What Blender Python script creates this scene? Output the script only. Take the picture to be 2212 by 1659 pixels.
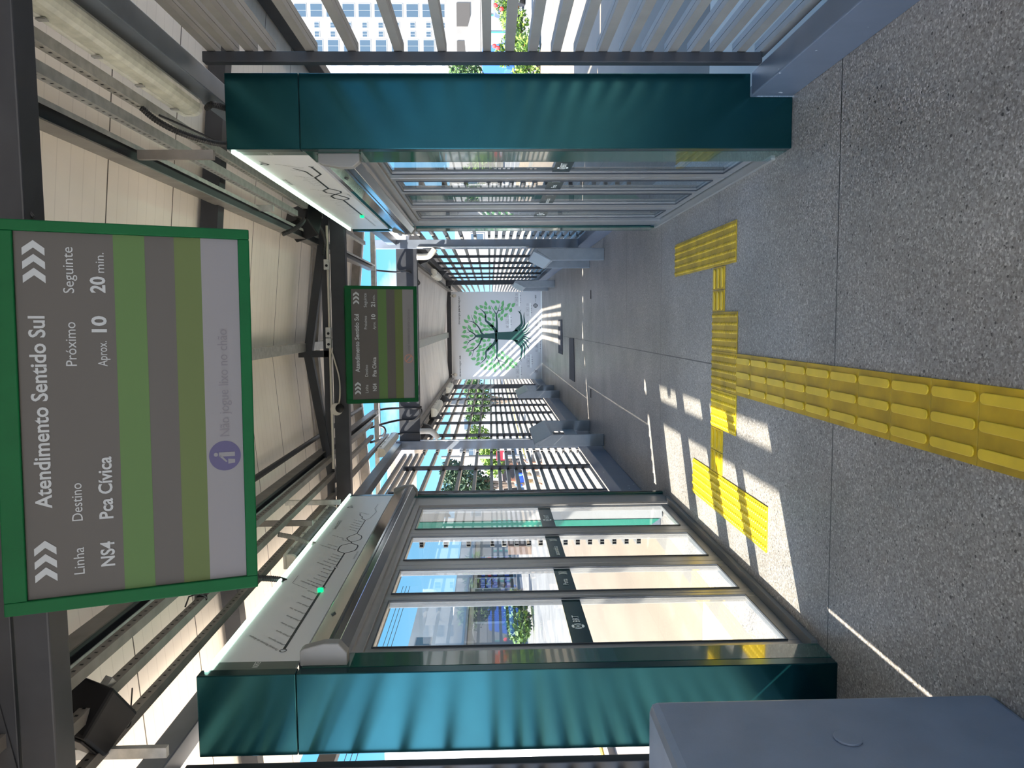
import bpy, math, random
from mathutils import Vector, Matrix
random.seed(7)
sc = bpy.context.scene
col = sc.collection
for o in list(bpy.data.objects):
    bpy.data.objects.remove(o)

# ---------------------------------------------------------------- camera
FPX = 1640.0
YAW, PITCH, ROLL, HC = .0810, -.0280, -.0105, 1.47
def cam_axes():
    cy, sy = math.cos(YAW), math.sin(YAW)
    F = Vector((-sy*math.cos(PITCH), cy*math.cos(PITCH), math.sin(PITCH)))
    r = Vector((cy, sy, 0)); u = r.cross(F)
    return (math.cos(ROLL)*r + math.sin(ROLL)*u, -math.sin(ROLL)*r + math.cos(ROLL)*u, F)
RA, UP, FW = cam_axes()
cd = bpy.data.cameras.new('camera')
cam = bpy.data.objects.new('camera', cd); col.objects.link(cam)
m3 = Matrix((-UP, RA, -FW)).transposed()          # the photograph is stored turned a quarter turn
cam.matrix_world = Matrix.Translation((0, 0, HC)) @ m3.to_4x4()
cd.sensor_fit = 'HORIZONTAL'; cd.sensor_width = 36; cd.lens = 36*FPX/2212
cd.clip_start = .05; cd.clip_end = 600
sc.camera = cam

# ---------------------------------------------------------------- sky, sun, exposure
SUN_DIR = Vector((.87, .494, -.909)).normalized()
w = bpy.data.worlds.new('sky'); sc.world = w; w.use_nodes = True
N, L = w.node_tree.nodes, w.node_tree.links
bg = N['Background']
tc = N.new('ShaderNodeTexCoord'); sep = N.new('ShaderNodeSeparateXYZ'); L.new(tc.outputs['Generated'], sep.inputs[0])
rmp = N.new('ShaderNodeValToRGB'); L.new(sep.outputs['Z'], rmp.inputs[0])
e = rmp.color_ramp.elements
e[0].position = 0.0; e[0].color = (.40, .72, 1.0, 1)
e[1].position = .75; e[1].color = (.07, .30, .85, 1)
x = e.new(.16); x.color = (.16, .55, 1.0, 1)
mp = N.new('ShaderNodeMapping'); mp.inputs['Scale'].default_value = (1, 1, 3.0); L.new(tc.outputs['Generated'], mp.inputs[0])
nz = N.new('ShaderNodeTexNoise'); nz.inputs['Scale'].default_value = 3.6; nz.inputs['Detail'].default_value = 7
nz.inputs['Roughness'].default_value = .55; L.new(mp.outputs[0], nz.inputs['Vector'])
cr = N.new('ShaderNodeValToRGB'); L.new(nz.outputs['Fac'], cr.inputs[0])
cr.color_ramp.elements[0].position = .56; cr.color_ramp.elements[0].color = (0, 0, 0, 1)
cr.color_ramp.elements[1].position = .70; cr.color_ramp.elements[1].color = (1, 1, 1, 1)
mx = N.new('ShaderNodeMixRGB'); L.new(cr.outputs[0], mx.inputs[0]); L.new(rmp.outputs[0], mx.inputs[1])
mx.inputs[2].default_value = (1.0, 1.0, 1.0, 1)
# extra glow added to the unseen sky behind and left, to fill the hall
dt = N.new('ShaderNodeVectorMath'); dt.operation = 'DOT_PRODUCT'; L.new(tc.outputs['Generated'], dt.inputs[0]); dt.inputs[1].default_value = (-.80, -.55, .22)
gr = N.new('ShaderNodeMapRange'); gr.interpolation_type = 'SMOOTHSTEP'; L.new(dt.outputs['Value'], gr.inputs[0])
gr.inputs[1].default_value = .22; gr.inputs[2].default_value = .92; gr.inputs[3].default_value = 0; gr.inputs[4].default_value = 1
sky_fill = N.new('ShaderNodeMixRGB'); sky_fill.blend_type = 'ADD'; L.new(gr.outputs[0], sky_fill.inputs[0]); L.new(mx.outputs[0], sky_fill.inputs[1])
sky_fill.inputs[2].default_value = (3.6, 4.2, 5.3, 1)
L.new(sky_fill.outputs[0], bg.inputs[0]); bg.inputs[1].default_value = .40
sd = bpy.data.lights.new('sun', 'SUN'); sd.energy = 6.6; sd.angle = math.radians(.55); sd.color = (1, .93, .82)
so = bpy.data.objects.new('sun', sd); col.objects.link(so)
so.location = (-20, -12, 25); so.rotation_euler = SUN_DIR.to_track_quat('-Z', 'Y').to_euler()
vs = sc.view_settings
vs.view_transform = 'Standard'; vs.look = 'None'; vs.gamma = 1.0; vs.use_curve_mapping = False
vs.exposure = 1.95
sc.cycles.max_bounces = 10; sc.cycles.transparent_max_bounces = 24
sc.cycles.diffuse_bounces = 6

# ---------------------------------------------------------------- helpers
ORG = {}
def V(*a): return Vector(a)
class MB:
    def __init__(s): s.v = []; s.f = []
    def add(s, vs_, fs):
        n = len(s.v); s.v += [Vector(p) for p in vs_]; s.f += [tuple(i+n for i in f) for f in fs]; return s
    def box(s, x0, x1, y0, y1, z0, z1):
        return s.add([(x0,y0,z0),(x1,y0,z0),(x1,y1,z0),(x0,y1,z0),(x0,y0,z1),(x1,y0,z1),(x1,y1,z1),(x0,y1,z1)],
                     [(0,3,2,1),(4,5,6,7),(0,1,5,4),(1,2,6,5),(2,3,7,6),(3,0,4,7)])
    def quad(s, a, b, c, d): return s.add([a,b,c,d], [(0,1,2,3)])
    def prism(s, poly, axis, a, b):
        """poly: list of 2D points in the plane normal to axis ('X': y,z  'Y': x,z  'Z': x,y)"""
        def P(p, t):
            return {'X': (t, p[0], p[1]), 'Y': (p[0], t, p[1]), 'Z': (p[0], p[1], t)}[axis]
        n = len(poly)
        vs_ = [P(p, a) for p in poly] + [P(p, b) for p in poly]
        fs = [tuple(range(n)), tuple(range(2*n-1, n-1, -1))] + [(i, i+n, (i+1) % n+n, (i+1) % n) for i in range(n)]
        return s.add(vs_, fs)
    def tube(s, pts, r, n=8, cap=True):
        pts = [Vector(p) for p in pts]; rings = []
        k = len(pts)
        rr = r if isinstance(r, (list, tuple)) else [r]*k
        d0 = (pts[1]-pts[0]).normalized()
        a = d0.orthogonal().normalized()
        vs_ = []
        for i, p in enumerate(pts):
            if i == 0: d = pts[1]-pts[0]
            elif i == k-1: d = pts[-1]-pts[-2]
            else: d = (pts[i+1]-p).normalized() + (p-pts[i-1]).normalized()
            d = d.normalized()
            a = (a - d*a.dot(d)).normalized(); b = d.cross(a)
            for j in range(n):
                t = 2*math.pi*j/n
                vs_.append(p + (a*math.cos(t)+b*math.sin(t))*rr[i])
        fs = []
        for i in range(k-1):
            for j in range(n):
                fs.append((i*n+j, i*n+(j+1) % n, (i+1)*n+(j+1) % n, (i+1)*n+j))
        if cap: fs += [tuple(range(n-1, -1, -1)), tuple(range((k-1)*n, k*n))]
        return s.add(vs_, fs)
    def bar(s, a, b, w_, h_, up=(0,0,1)):
        a, b = Vector(a), Vector(b); d = (b-a).normalized(); u = Vector(up); u = (u-d*u.dot(d)).normalized(); r = d.cross(u)
        vs_ = []
        for p in (a, b):
            for (i, j) in ((-1,-1),(1,-1),(1,1),(-1,1)): vs_.append(p+r*i*w_/2+u*j*h_/2)
        return s.add(vs_, [(3,2,1,0),(4,5,6,7),(0,1,5,4),(1,2,6,5),(2,3,7,6),(3,0,4,7)])
    def disc(s, c, nrm, r, th, n=32):
        c, nrm = Vector(c), Vector(nrm).normalized()
        return s.tube([c, c+nrm*th], r, n)
    def ring(s, c, nrm, r0, r1, n=36, a0=0, a1=2*math.pi, upv=None):
        c, nrm = Vector(c), Vector(nrm).normalized()
        a = Vector(upv) if upv else nrm.orthogonal().normalized(); b = nrm.cross(a)
        vs_ = []; fs = []
        for i in range(n+1):
            t = a0+(a1-a0)*i/n; d = a*math.cos(t)+b*math.sin(t)
            vs_ += [c+d*r0, c+d*r1]
        for i in range(n): fs.append((2*i, 2*i+1, 2*i+3, 2*i+2))
        return s.add(vs_, fs)
    def blob(s, c, r, n=10, m=6):
        c = Vector(c); r = Vector(r) if hasattr(r, '__len__') else Vector((r,r,r)); vs_ = []; fs = []
        for i in range(m+1):
            ph = math.pi*i/m
            for j in range(n):
                t = 2*math.pi*j/n
                vs_.append(c+Vector((r.x*math.sin(ph)*math.cos(t), r.y*math.sin(ph)*math.sin(t), r.z*math.cos(ph))))
        for i in range(m):
            for j in range(n): fs.append((i*n+j, (i+1)*n+j, (i+1)*n+(j+1) % n, i*n+(j+1) % n))
        return s.add(vs_, fs)
    def build(s, name, m, parent=None, bevel=0, smooth=False, local=False, solid=0):
        me = bpy.data.meshes.new(name)
        org = Vector((0,0,0))
        if parent is not None and not local: org = ORG[parent.name]
        me.from_pydata([v-org for v in s.v], [], s.f); me.validate(); me.update()
        if m: me.materials.append(m)
        o = bpy.data.objects.new(name, me); col.objects.link(o)
        if parent is not None: o.parent = parent
        ORG[o.name] = org
        if solid:
            md = o.modifiers.new('solid', 'SOLIDIFY'); md.thickness = solid; md.offset = 0
        if bevel:
            md = o.modifiers.new('bevel', 'BEVEL'); md.width = bevel; md.segments = 2; md.limit_method = 'ANGLE'; md.angle_limit = .6
        if smooth:
            for p in me.polygons: p.use_smooth = True
        return o
def tag(o, label=None, cat=None, group=None, kind=None):
    if label: o['label'] = label
    if cat: o['category'] = cat
    if group: o['group'] = group
    if kind: o['kind'] = kind
    return o
def thing(name, label, cat, loc=(0,0,0), group=None, rot=None):
    o = bpy.data.objects.new(name, None); col.objects.link(o); o.location = loc; o.empty_display_size = .1
    ORG[o.name] = Vector(loc)
    if rot is not None: o.rotation_euler = rot
    return tag(o, label, cat, group)
def copy_tree(o, parent=None):
    c = o.copy(); col.objects.link(c)
    ORG[c.name] = ORG.get(o.name, Vector((0,0,0))).copy()
    if parent is not None: c.parent = parent
    for ch in o.children: copy_tree(ch, c)
    return c

def mat(name, c, rough=.5, metal=0, noise=0, nscale=8, bump=0, bscale=60, emit=0, ecol=None, spec=.5, stretch=(1,1,1), coat=0):
    m = bpy.data.materials.new(name); m.use_nodes = True
    n, l = m.node_tree.nodes, m.node_tree.links; p = n['Principled BSDF']
    c4 = (*c, 1); p.inputs['Base Color'].default_value = c4
    p.inputs['Roughness'].default_value = rough; p.inputs['Metallic'].default_value = metal
    p.inputs['Specular IOR Level'].default_value = spec
    if coat: p.inputs['Coat Weight'].default_value = coat
    if noise or bump:
        g = n.new('ShaderNodeNewGeometry'); mpn = n.new('ShaderNodeMapping'); mpn.inputs['Scale'].default_value = stretch
        l.new(g.outputs['Position'], mpn.inputs[0])
    if noise:
        t = n.new('ShaderNodeTexNoise'); t.inputs['Scale'].default_value = nscale; t.inputs['Detail'].default_value = 5
        l.new(mpn.outputs[0], t.inputs['Vector'])
        mr = n.new('ShaderNodeMapRange'); mr.inputs[1].default_value = .3; mr.inputs[2].default_value = .7
        mr.inputs[3].default_value = 1-noise; mr.inputs[4].default_value = 1+noise; l.new(t.outputs['Fac'], mr.inputs[0])
        mm = n.new('ShaderNodeMixRGB'); mm.blend_type = 'MULTIPLY'; mm.inputs[0].default_value = 1
        mm.inputs[1].default_value = c4; l.new(mr.outputs[0], mm.inputs[2]); l.new(mm.outputs[0], p.inputs['Base Color'])
    if bump:
        t = n.new('ShaderNodeTexNoise'); t.inputs['Scale'].default_value = bscale; t.inputs['Detail'].default_value = 3
        l.new(mpn.outputs[0], t.inputs['Vector'])
        b = n.new('ShaderNodeBump'); b.inputs['Strength'].default_value = bump; b.inputs['Distance'].default_value = .004
        l.new(t.outputs['Fac'], b.inputs['Height']); l.new(b.outputs[0], p.inputs['Normal'])
    if emit:
        p.inputs['Emission Color'].default_value = (*(ecol or c), 1); p.inputs['Emission Strength'].default_value = emit
    return m
def glassmat(name, tint=(.885,.895,.88), refl=.5):
    m = bpy.data.materials.new(name); m.use_nodes = True
    n, l = m.node_tree.nodes, m.node_tree.links
    out = n['Material Output']; n.remove(n['Principled BSDF'])
    tr = n.new('ShaderNodeBsdfTransparent'); tr.inputs[0].default_value = (*tint, 1)
    gl = n.new('ShaderNodeBsdfGlossy'); gl.inputs['Roughness'].default_value = .01
    fr = n.new('ShaderNodeFresnel'); fr.inputs[0].default_value = 1.5
    k0 = n.new('ShaderNodeMath'); k0.operation = 'MULTIPLY'; k0.inputs[1].default_value = refl*2; k0.use_clamp = True
    l.new(fr.outputs[0], k0.inputs[0])
    gm = n.new('ShaderNodeNewGeometry'); fb = n.new('ShaderNodeMath'); fb.operation = 'SUBTRACT'; fb.inputs[0].default_value = 1
    l.new(gm.outputs['Backfacing'], fb.inputs[1])
    k = n.new('ShaderNodeMath'); k.operation = 'MULTIPLY'; l.new(k0.outputs[0], k.inputs[0]); l.new(fb.outputs[0], k.inputs[1])
    mxs = n.new('ShaderNodeMixShader'); l.new(k.outputs[0], mxs.inputs[0]); l.new(tr.outputs[0], mxs.inputs[1]); l.new(gl.outputs[0], mxs.inputs[2])
    l.new(mxs.outputs[0], out.inputs[0]); return m

# ---------------------------------------------------------------- materials
def floor_material():
    m = bpy.data.materials.new('terrazzo'); m.use_nodes = True
    n, l = m.node_tree.nodes, m.node_tree.links; p = n['Principled BSDF']
    g = n.new('ShaderNodeNewGeometry')
    def vor(scale, feat='F1'):
        v = n.new('ShaderNodeTexVoronoi'); v.inputs['Scale'].default_value = scale; v.feature = feat; l.new(g.outputs['Position'], v.inputs['Vector']); return v
    v = vor(150)
    ramp = n.new('ShaderNodeValToRGB'); sp = n.new('ShaderNodeSeparateColor'); l.new(v.outputs['Color'], sp.inputs[0]); l.new(sp.outputs[0], ramp.inputs[0])
    es = ramp.color_ramp.elements; ramp.color_ramp.interpolation = 'CONSTANT'
    es[0].position = 0; es[0].color = (.19,.175,.158,1)
    for pos, c in ((.22,(.25,.232,.212)),(.5,(.295,.276,.255)),(.74,(.35,.328,.305)),(.9,(.48,.455,.425)),(.985,(.10,.09,.085))):
        q = es.new(pos); q.color = (*c, 1)
    es[-1].position = .99; es[-1].color = (.06,.055,.05,1)
    v2 = vor(17); s2 = n.new('ShaderNodeSeparateColor'); l.new(v2.outputs['Color'], s2.inputs[0])
    spot = n.new('ShaderNodeMath'); spot.operation = 'LESS_THAN'; spot.inputs[1].default_value = .10; l.new(v2.outputs['Distance'], spot.inputs[0])
    sel = n.new('ShaderNodeMath'); sel.operation = 'GREATER_THAN'; sel.inputs[1].default_value = .72; l.new(s2.outputs[0], sel.inputs[0])
    sm = n.new('ShaderNodeMath'); sm.operation = 'MULTIPLY'; l.new(spot.outputs[0], sm.inputs[0]); l.new(sel.outputs[0], sm.inputs[1])
    mixs = n.new('ShaderNodeMixRGB'); l.new(sm.outputs[0], mixs.inputs[0]); l.new(ramp.outputs[0], mixs.inputs[1]); mixs.inputs[2].default_value = (.055,.05,.047,1)
    # broad wear and stains
    t = n.new('ShaderNodeTexNoise'); t.inputs['Scale'].default_value = 1.3; t.inputs['Detail'].default_value = 6; l.new(g.outputs['Position'], t.inputs['Vector'])
    st = n.new('ShaderNodeMapRange'); st.inputs[1].default_value = .33; st.inputs[2].default_value = .72; st.inputs[3].default_value = .80; st.inputs[4].default_value = 1.13; l.new(t.outputs['Fac'], st.inputs[0])
    mu = n.new('ShaderNodeMixRGB'); mu.blend_type = 'MULTIPLY'; mu.inputs[0].default_value = 1; l.new(mixs.outputs[0], mu.inputs[1]); l.new(st.outputs[0], mu.inputs[2])
    # joints
    sx = n.new('ShaderNodeSeparateXYZ'); l.new(g.outputs['Position'], sx.inputs[0])
    def joint(axis, at, hw, lo=None, hi=None, other=None):
        a = n.new('ShaderNodeMath'); a.operation = 'SUBTRACT'; l.new(sx.outputs[axis], a.inputs[0]); a.inputs[1].default_value = at
        b = n.new('ShaderNodeMath'); b.operation = 'ABSOLUTE'; l.new(a.outputs[0], b.inputs[0])
        c = n.new('ShaderNodeMath'); c.operation = 'LESS_THAN'; l.new(b.outputs[0], c.inputs[0]); c.inputs[1].default_value = hw
        r = c
        if other is not None:
            d = n.new('ShaderNodeMath'); d.operation = 'GREATER_THAN'; l.new(sx.outputs[other], d.inputs[0]); d.inputs[1].default_value = lo
            f = n.new('ShaderNodeMath'); f.operation = 'MULTIPLY'; l.new(c.outputs[0], f.inputs[0]); l.new(d.outputs[0], f.inputs[1]); r = f
        return r
    js = [joint('Y', yy, .0042) for yy in (-.1,1.55,3.2,6.52,8.18,9.8,11.05,12.7,14.35,16,17.65,19.3)]
    js += [joint('Y', 4.888, .003, -.05, None, 'X'), joint('X', -.285, .0042, 4.98, None, 'Y')]
    acc = js[0]
    for j in js[1:]:
        q = n.new('ShaderNodeMath'); q.operation = 'MAXIMUM'; l.new(acc.outputs[0], q.inputs[0]); l.new(j.outputs[0], q.inputs[1]); acc = q
    fin = n.new('ShaderNodeMixRGB'); l.new(acc.outputs[0], fin.inputs[0]); l.new(mu.outputs[0], fin.inputs[1]); fin.inputs[2].default_value = (.03,.028,.026,1)
    l.new(fin.outputs[0], p.inputs['Base Color'])
    t2 = n.new('ShaderNodeTexNoise'); t2.inputs['Scale'].default_value = 2.2; t2.inputs['Detail'].default_value = 5; l.new(g.outputs['Position'], t2.inputs['Vector'])
    rr = n.new('ShaderNodeMapRange'); rr.inputs[3].default_value = .26; rr.inputs[4].default_value = .46; l.new(t2.outputs['Fac'], rr.inputs[0]); l.new(rr.outputs[0], p.inputs['Roughness'])
    t3 = n.new('ShaderNodeTexNoise'); t3.inputs['Scale'].default_value = 160; l.new(g.outputs['Position'], t3.inputs['Vector'])
    b = n.new('ShaderNodeBump'); b.inputs['Strength'].default_value = .12; b.inputs['Distance'].default_value = .002; l.new(t3.outputs['Fac'], b.inputs['Height']); l.new(b.outputs[0], p.inputs['Normal'])
    return m
M_FLOOR = floor_material()

def roof_material(name, base, step, off, fine=.1):
    m = bpy.data.materials.new(name); m.use_nodes = True
    n, l = m.node_tree.nodes, m.node_tree.links; p = n['Principled BSDF']; p.inputs['Roughness'].default_value = .55
    g = n.new('ShaderNodeNewGeometry'); sx = n.new('ShaderNodeSeparateXYZ'); l.new(g.outputs['Position'], sx.inputs[0])
    def lines(period, offset, frac):
        a = n.new('ShaderNodeMath'); a.operation = 'ADD'; a.inputs[1].default_value = offset; l.new(sx.outputs['Y'], a.inputs[0])
        b = n.new('ShaderNodeMath'); b.operation = 'DIVIDE'; b.inputs[1].default_value = period; l.new(a.outputs[0], b.inputs[0])
        c = n.new('ShaderNodeMath'); c.operation = 'FRACT'; l.new(b.outputs[0], c.inputs[0])
        d = n.new('ShaderNodeMath'); d.operation = 'LESS_THAN'; d.inputs[1].default_value = frac; l.new(c.outputs[0], d.inputs[0]); return d
    A = lines(step, off, .010/step); B = lines(fine, off, .06)
    t = n.new('ShaderNodeTexNoise'); t.inputs['Scale'].default_value = 1.6; t.inputs['Detail'].default_value = 6; l.new(g.outputs['Position'], t.inputs['Vector'])
    mr = n.new('ShaderNodeMapRange'); mr.inputs[1].default_value = .3; mr.inputs[2].default_value = .75; mr.inputs[3].default_value = .86; mr.inputs[4].default_value = 1.06; l.new(t.outputs['Fac'], mr.inputs[0])
    mu = n.new('ShaderNodeMixRGB'); mu.blend_type = 'MULTIPLY'; mu.inputs[0].default_value = 1; mu.inputs[1].default_value = (*base, 1); l.new(mr.outputs[0], mu.inputs[2])
    k = n.new('ShaderNodeMath'); k.operation = 'MULTIPLY'; k.inputs[1].default_value = .16; l.new(B.outputs[0], k.inputs[0])
    m1 = n.new('ShaderNodeMixRGB'); l.new(k.outputs[0], m1.inputs[0]); l.new(mu.outputs[0], m1.inputs[1]); m1.inputs[2].default_value = (.25,.21,.17,1)
    m2 = n.new('ShaderNodeMixRGB'); l.new(A.outputs[0], m2.inputs[0]); l.new(m1.outputs[0], m2.inputs[1]); m2.inputs[2].default_value = (.08,.065,.05,1)
    l.new(m2.outputs[0], p.inputs['Base Color']); return m
M_ROOF = roof_material('roof_panel', (.90,.84,.76), .70, .68)
M_ROOF2 = roof_material('roof_panel_far', (.90,.88,.86), .62, .1)

M_STEEL = mat('dark_grey_steel', (.030,.032,.037), .45, 0, .18, 6, spec=.3)
M_STEELB = mat('blue_grey_steel', (.13,.15,.18), .38, 0, .15, 5)
M_SLAT = mat('louver_paint', (.215,.205,.19), .45, 0, .08, 9)
M_GALV = mat('galvanised', (.42,.42,.40), .42, .35, .18, 22)
M_PURLIN = mat('purlin_paint', (.20,.185,.17), .45, .2, .2, 9)
M_GREEN = mat('green_cladding', (.007,.058,.066), .20, .75, .08, 5)
M_GREENG = mat('green_gloss', (.012,.075,.060), .10, 0, coat=.5)
M_GREENS = mat('sign_green', (.001,.062,.018), .5, 0, .06, 12, spec=.12)
M_ALU = mat('aluminium', (.27,.265,.26), .32, .5, .05, 15)
M_ALUD = mat('aluminium_shadow_line', (.05,.055,.065), .4, .3)
M_STAIN = mat('stainless', (.60,.59,.57), .13, 1.0, .05, 3)
M_CAP = mat('grey_plastic', (.20,.20,.195), .45)
M_RUBBER = mat('black_rubber', (.012,.012,.014), .55)
M_BLACK = mat('black_plastic', (.010,.010,.011), .5, spec=.2)
M_CABLE = mat('black_conduit', (.014,.014,.015), .5)
M_WHITEP = mat('white_pvc', (.46,.43,.37), .45, 0, .08, 12)
M_GLASS = glassmat('door_glass')
M_TUBE = mat('lamp_diffuser', (.60,.60,.50), .25, 0, .16, 18, spec=.6)
M_TUBED = mat('lamp_diffuser_dusty', (.22,.23,.22), .25, 0, .25, 18, spec=.6)
M_BEIGEBOX = mat('cream_housing', (.66,.65,.57), .4, 0, .1, 20)
M_BOARD = mat('map_board', (.60,.62,.63), .35)
M_HEADS = mat('map_header_grey', (.075,.105,.095), .3)
M_LED = mat('led_tube', (.85,1,.9), .3, emit=1.5, ecol=(.66,1,.80))
M_INK = mat('dark_ink', (.022,.03,.032), .5)
M_INKL = mat('pale_ink', (.33,.36,.37), .5)
M_WHITE = mat('white_vinyl', (.80,.84,.82), .5)
M_GDOT = mat('green_lamp', (.0,.8,.25), .3, emit=.35, ecol=(0,.9,.28))
M_BENCH = mat('grey_enamel', (.205,.225,.245), .40, 0, .07, 14)
M_CAB = mat('blue_grey_enamel', (.190,.215,.265), .42, 0, .07, 8, bump=.1, bscale=120)
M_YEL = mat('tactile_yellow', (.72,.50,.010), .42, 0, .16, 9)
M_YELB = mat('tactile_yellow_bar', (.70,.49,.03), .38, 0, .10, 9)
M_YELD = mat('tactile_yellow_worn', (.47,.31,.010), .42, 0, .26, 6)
M_MAT = mat('grey_floor_mat', (.085,.085,.09), .9, 0, .1, 60, bump=.6, bscale=150)
M_WALLW = mat('mural_panel', (.56,.57,.58), .45)
M_TREE = mat('mural_dark_green', (.008,.060,.052), .5)
M_LEAFG = mat('mural_leaf_green', (.13,.40,.15), .5)
M_INKG = mat('mural_grey_ink', (.22,.23,.25), .5)
M_DISP = mat('display_dark', (.036,.034,.032), .5, emit=.012, ecol=(.40,.37,.34), spec=.25)
M_DISG = mat('display_green', (.032,.072,.018), .5, spec=.2, emit=.015, ecol=(.38,.58,.24))
M_DISG2 = mat('display_olive', (.040,.062,.017), .5, spec=.2, emit=.015, ecol=(.44,.50,.20))
M_DISL = mat('display_light', (.125,.122,.13), .5, spec=.2, emit=.01, ecol=(.55,.54,.55))
M_DTXT = mat('display_text', (.21,.225,.235), .5, emit=.03, spec=.2, ecol=(.70,.74,.78))
M_DTXD = mat('display_text_dark', (.07,.065,.08), .4)
M_DICO = mat('display_icon', (.055,.05,.105), .5, spec=.2)
M_DRED = mat('display_icon_red', (.28,.12,.08), .4)
M_SILLP = None
def sill_material():
    m = mat('sill_paint', (.115,.135,.175), .38, 0, .08, 7)
    n, l = m.node_tree.nodes, m.node_tree.links; p = n['Principled BSDF']
    src = p.inputs['Base Color'].links[0].from_socket
    g = n.new('ShaderNodeNewGeometry')
    t = n.new('ShaderNodeTexNoise'); t.inputs['Scale'].default_value = 17; t.inputs['Detail'].default_value = 2; l.new(g.outputs['Position'], t.inputs['Vector'])
    a = n.new('ShaderNodeMath'); a.operation = 'GREATER_THAN'; a.inputs[1].default_value = .725; l.new(t.outputs['Fac'], a.inputs[0])
    q = n.new('ShaderNodeMixRGB'); l.new(a.outputs[0], q.inputs[0]); l.new(src, q.inputs[1]); q.inputs[2].default_value = (.62,.63,.64,1); l.new(q.outputs[0], p.inputs['Base Color'])
    return m
M_SILL = sill_material()
def checker_material():
    m = mat('checker_plate', (.50,.49,.46), .3, .7)
    n, l = m.node_tree.nodes, m.node_tree.links; p = n['Principled BSDF']
    g = n.new('ShaderNodeNewGeometry'); mpn = n.new('ShaderNodeMapping'); mpn.inputs['Rotation'].default_value = (0,0,.78); mpn.inputs['Scale'].default_value = (30,30,30); l.new(g.outputs['Position'], mpn.inputs[0])
    c = n.new('ShaderNodeTexChecker'); c.inputs['Scale'].default_value = 1; l.new(mpn.outputs[0], c.inputs['Vector'])
    b = n.new('ShaderNodeBump'); b.inputs['Strength'].default_value = .8; b.inputs['Distance'].default_value = .004; l.new(c.outputs['Fac'], b.inputs['Height']); l.new(b.outputs[0], p.inputs['Normal'])
    return m
M_CHECK = checker_material()
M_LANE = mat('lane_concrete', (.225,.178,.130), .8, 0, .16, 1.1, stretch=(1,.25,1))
M_BOUNCE = mat('bounce_concrete', (.60,.51,.40), .8, 0, .06, 1.1)  # pale concrete for unseen ground, added to bounce sun onto the ceiling
M_BLDS = mat('shade_lifted_render', (.55,.54,.51), .8, 0, .05, .3)  # white render made paler to lift the facades that stand in shade
M_ASPH = mat('asphalt', (.17,.165,.16), .85, 0, .2, 1.5)
M_PAVE = mat('pavement', (.22,.205,.185), .85, 0, .14, 1.2)
M_EARTH = mat('sandy_verge', (.25,.195,.13), .9, 0, .25, 1.0)
M_BLDW = mat('white_render', (.24,.235,.225), .8, 0, .05, .3)
M_BLDG = mat('grey_concrete', (.18,.17,.155), .85, 0, .10, .6)
M_WIN = mat('window_glass', (.05,.075,.10), .2, 0, spec=.4)
M_WINF = mat('window_frame', (.26,.26,.26), .6)
M_DARK = mat('dark_recess', (.05,.045,.04), .8)
M_LEAF = mat('foliage', (.05,.10,.02), .6, 0, .35, 4)
M_LEAFD = mat('foliage_dark', (.025,.05,.02), .6, 0, .35, 4)
M_LEAFB = mat('foliage_bright', (.11,.19,.018), .6, 0, .3, 4)
M_BARK = mat('bark', (.14,.10,.07), .9, 0, .3, 8)
M_FLOWER = mat('red_flower', (.70,.03,.03), .6)
M_BRICK = mat('brown_wall', (.13,.085,.065), .85, 0, .2, 3)
M_BLUE = mat('blue_paint', (.03,.10,.45), .4)
M_REDS = mat('red_sign', (.70,.02,.04), .45)
M_ORANGE = mat('orange_sign', (.45,.08,.02), .5)
M_SKIN = mat('skin', (.33,.17,.11), .55)
M_HAIR = mat('dark_hair', (.014,.010,.009), .6)
M_SHB = mat('blue_shirt', (.03,.10,.55), .8)
M_SHK = mat('black_shirt', (.018,.018,.02), .8)
M_TAN = mat('tan_trousers', (.50,.42,.28), .85)
M_SHORT = mat('white_shorts', (.75,.74,.72), .85)
M_CARG = mat('silver_car', (.16,.165,.175), .3, .4)
M_POSTG = mat('green_fence_post', (.03,.22,.17), .5)
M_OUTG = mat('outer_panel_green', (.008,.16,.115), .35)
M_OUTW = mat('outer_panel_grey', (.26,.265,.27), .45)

def text(s, name, m, parent, org, right, up, size, width=None, align='LEFT', bold=0, local=False, shear=0, lift=.0015):
    """flat lettering as a mesh; org = baseline start, right/up = directions of the line and of the letters"""
    cu = bpy.data.curves.new('lettering', 'FONT'); cu.body = s; cu.size = size; cu.align_x = align; cu.offset = bold; cu.shear = shear
    cu.resolution_u = 3
    ob = bpy.data.objects.new('tmp', cu); col.objects.link(ob)
    dg = bpy.context.evaluated_depsgraph_get(); dg.update()
    me = bpy.data.meshes.new_from_object(ob.evaluated_get(dg))
    bpy.data.objects.remove(ob); bpy.data.curves.remove(cu)
    r, u = Vector(right).normalized(), Vector(up).normalized(); nrm = r.cross(u)
    xs = [v.co.x for v in me.vertices]
    k = 1.0
    if width and xs: k = width/(max(xs)-min(xs)); 
    base = Vector(org)+nrm*lift
    if parent is not None and not local: base = base-ORG[parent.name]
    for v in me.vertices: v.co = base + r*(v.co.x*k) + u*v.co.y
    me.materials.clear(); me.materials.append(m)
    o = bpy.data.objects.new(name, me); col.objects.link(o)
    if parent is not None: o.parent = parent; ORG[o.name] = ORG[parent.name].copy()
    return o
def struct(name, mb, m, **k):
    o = mb.build(name, m, **k); o['kind'] = 'structure'; return o

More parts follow.
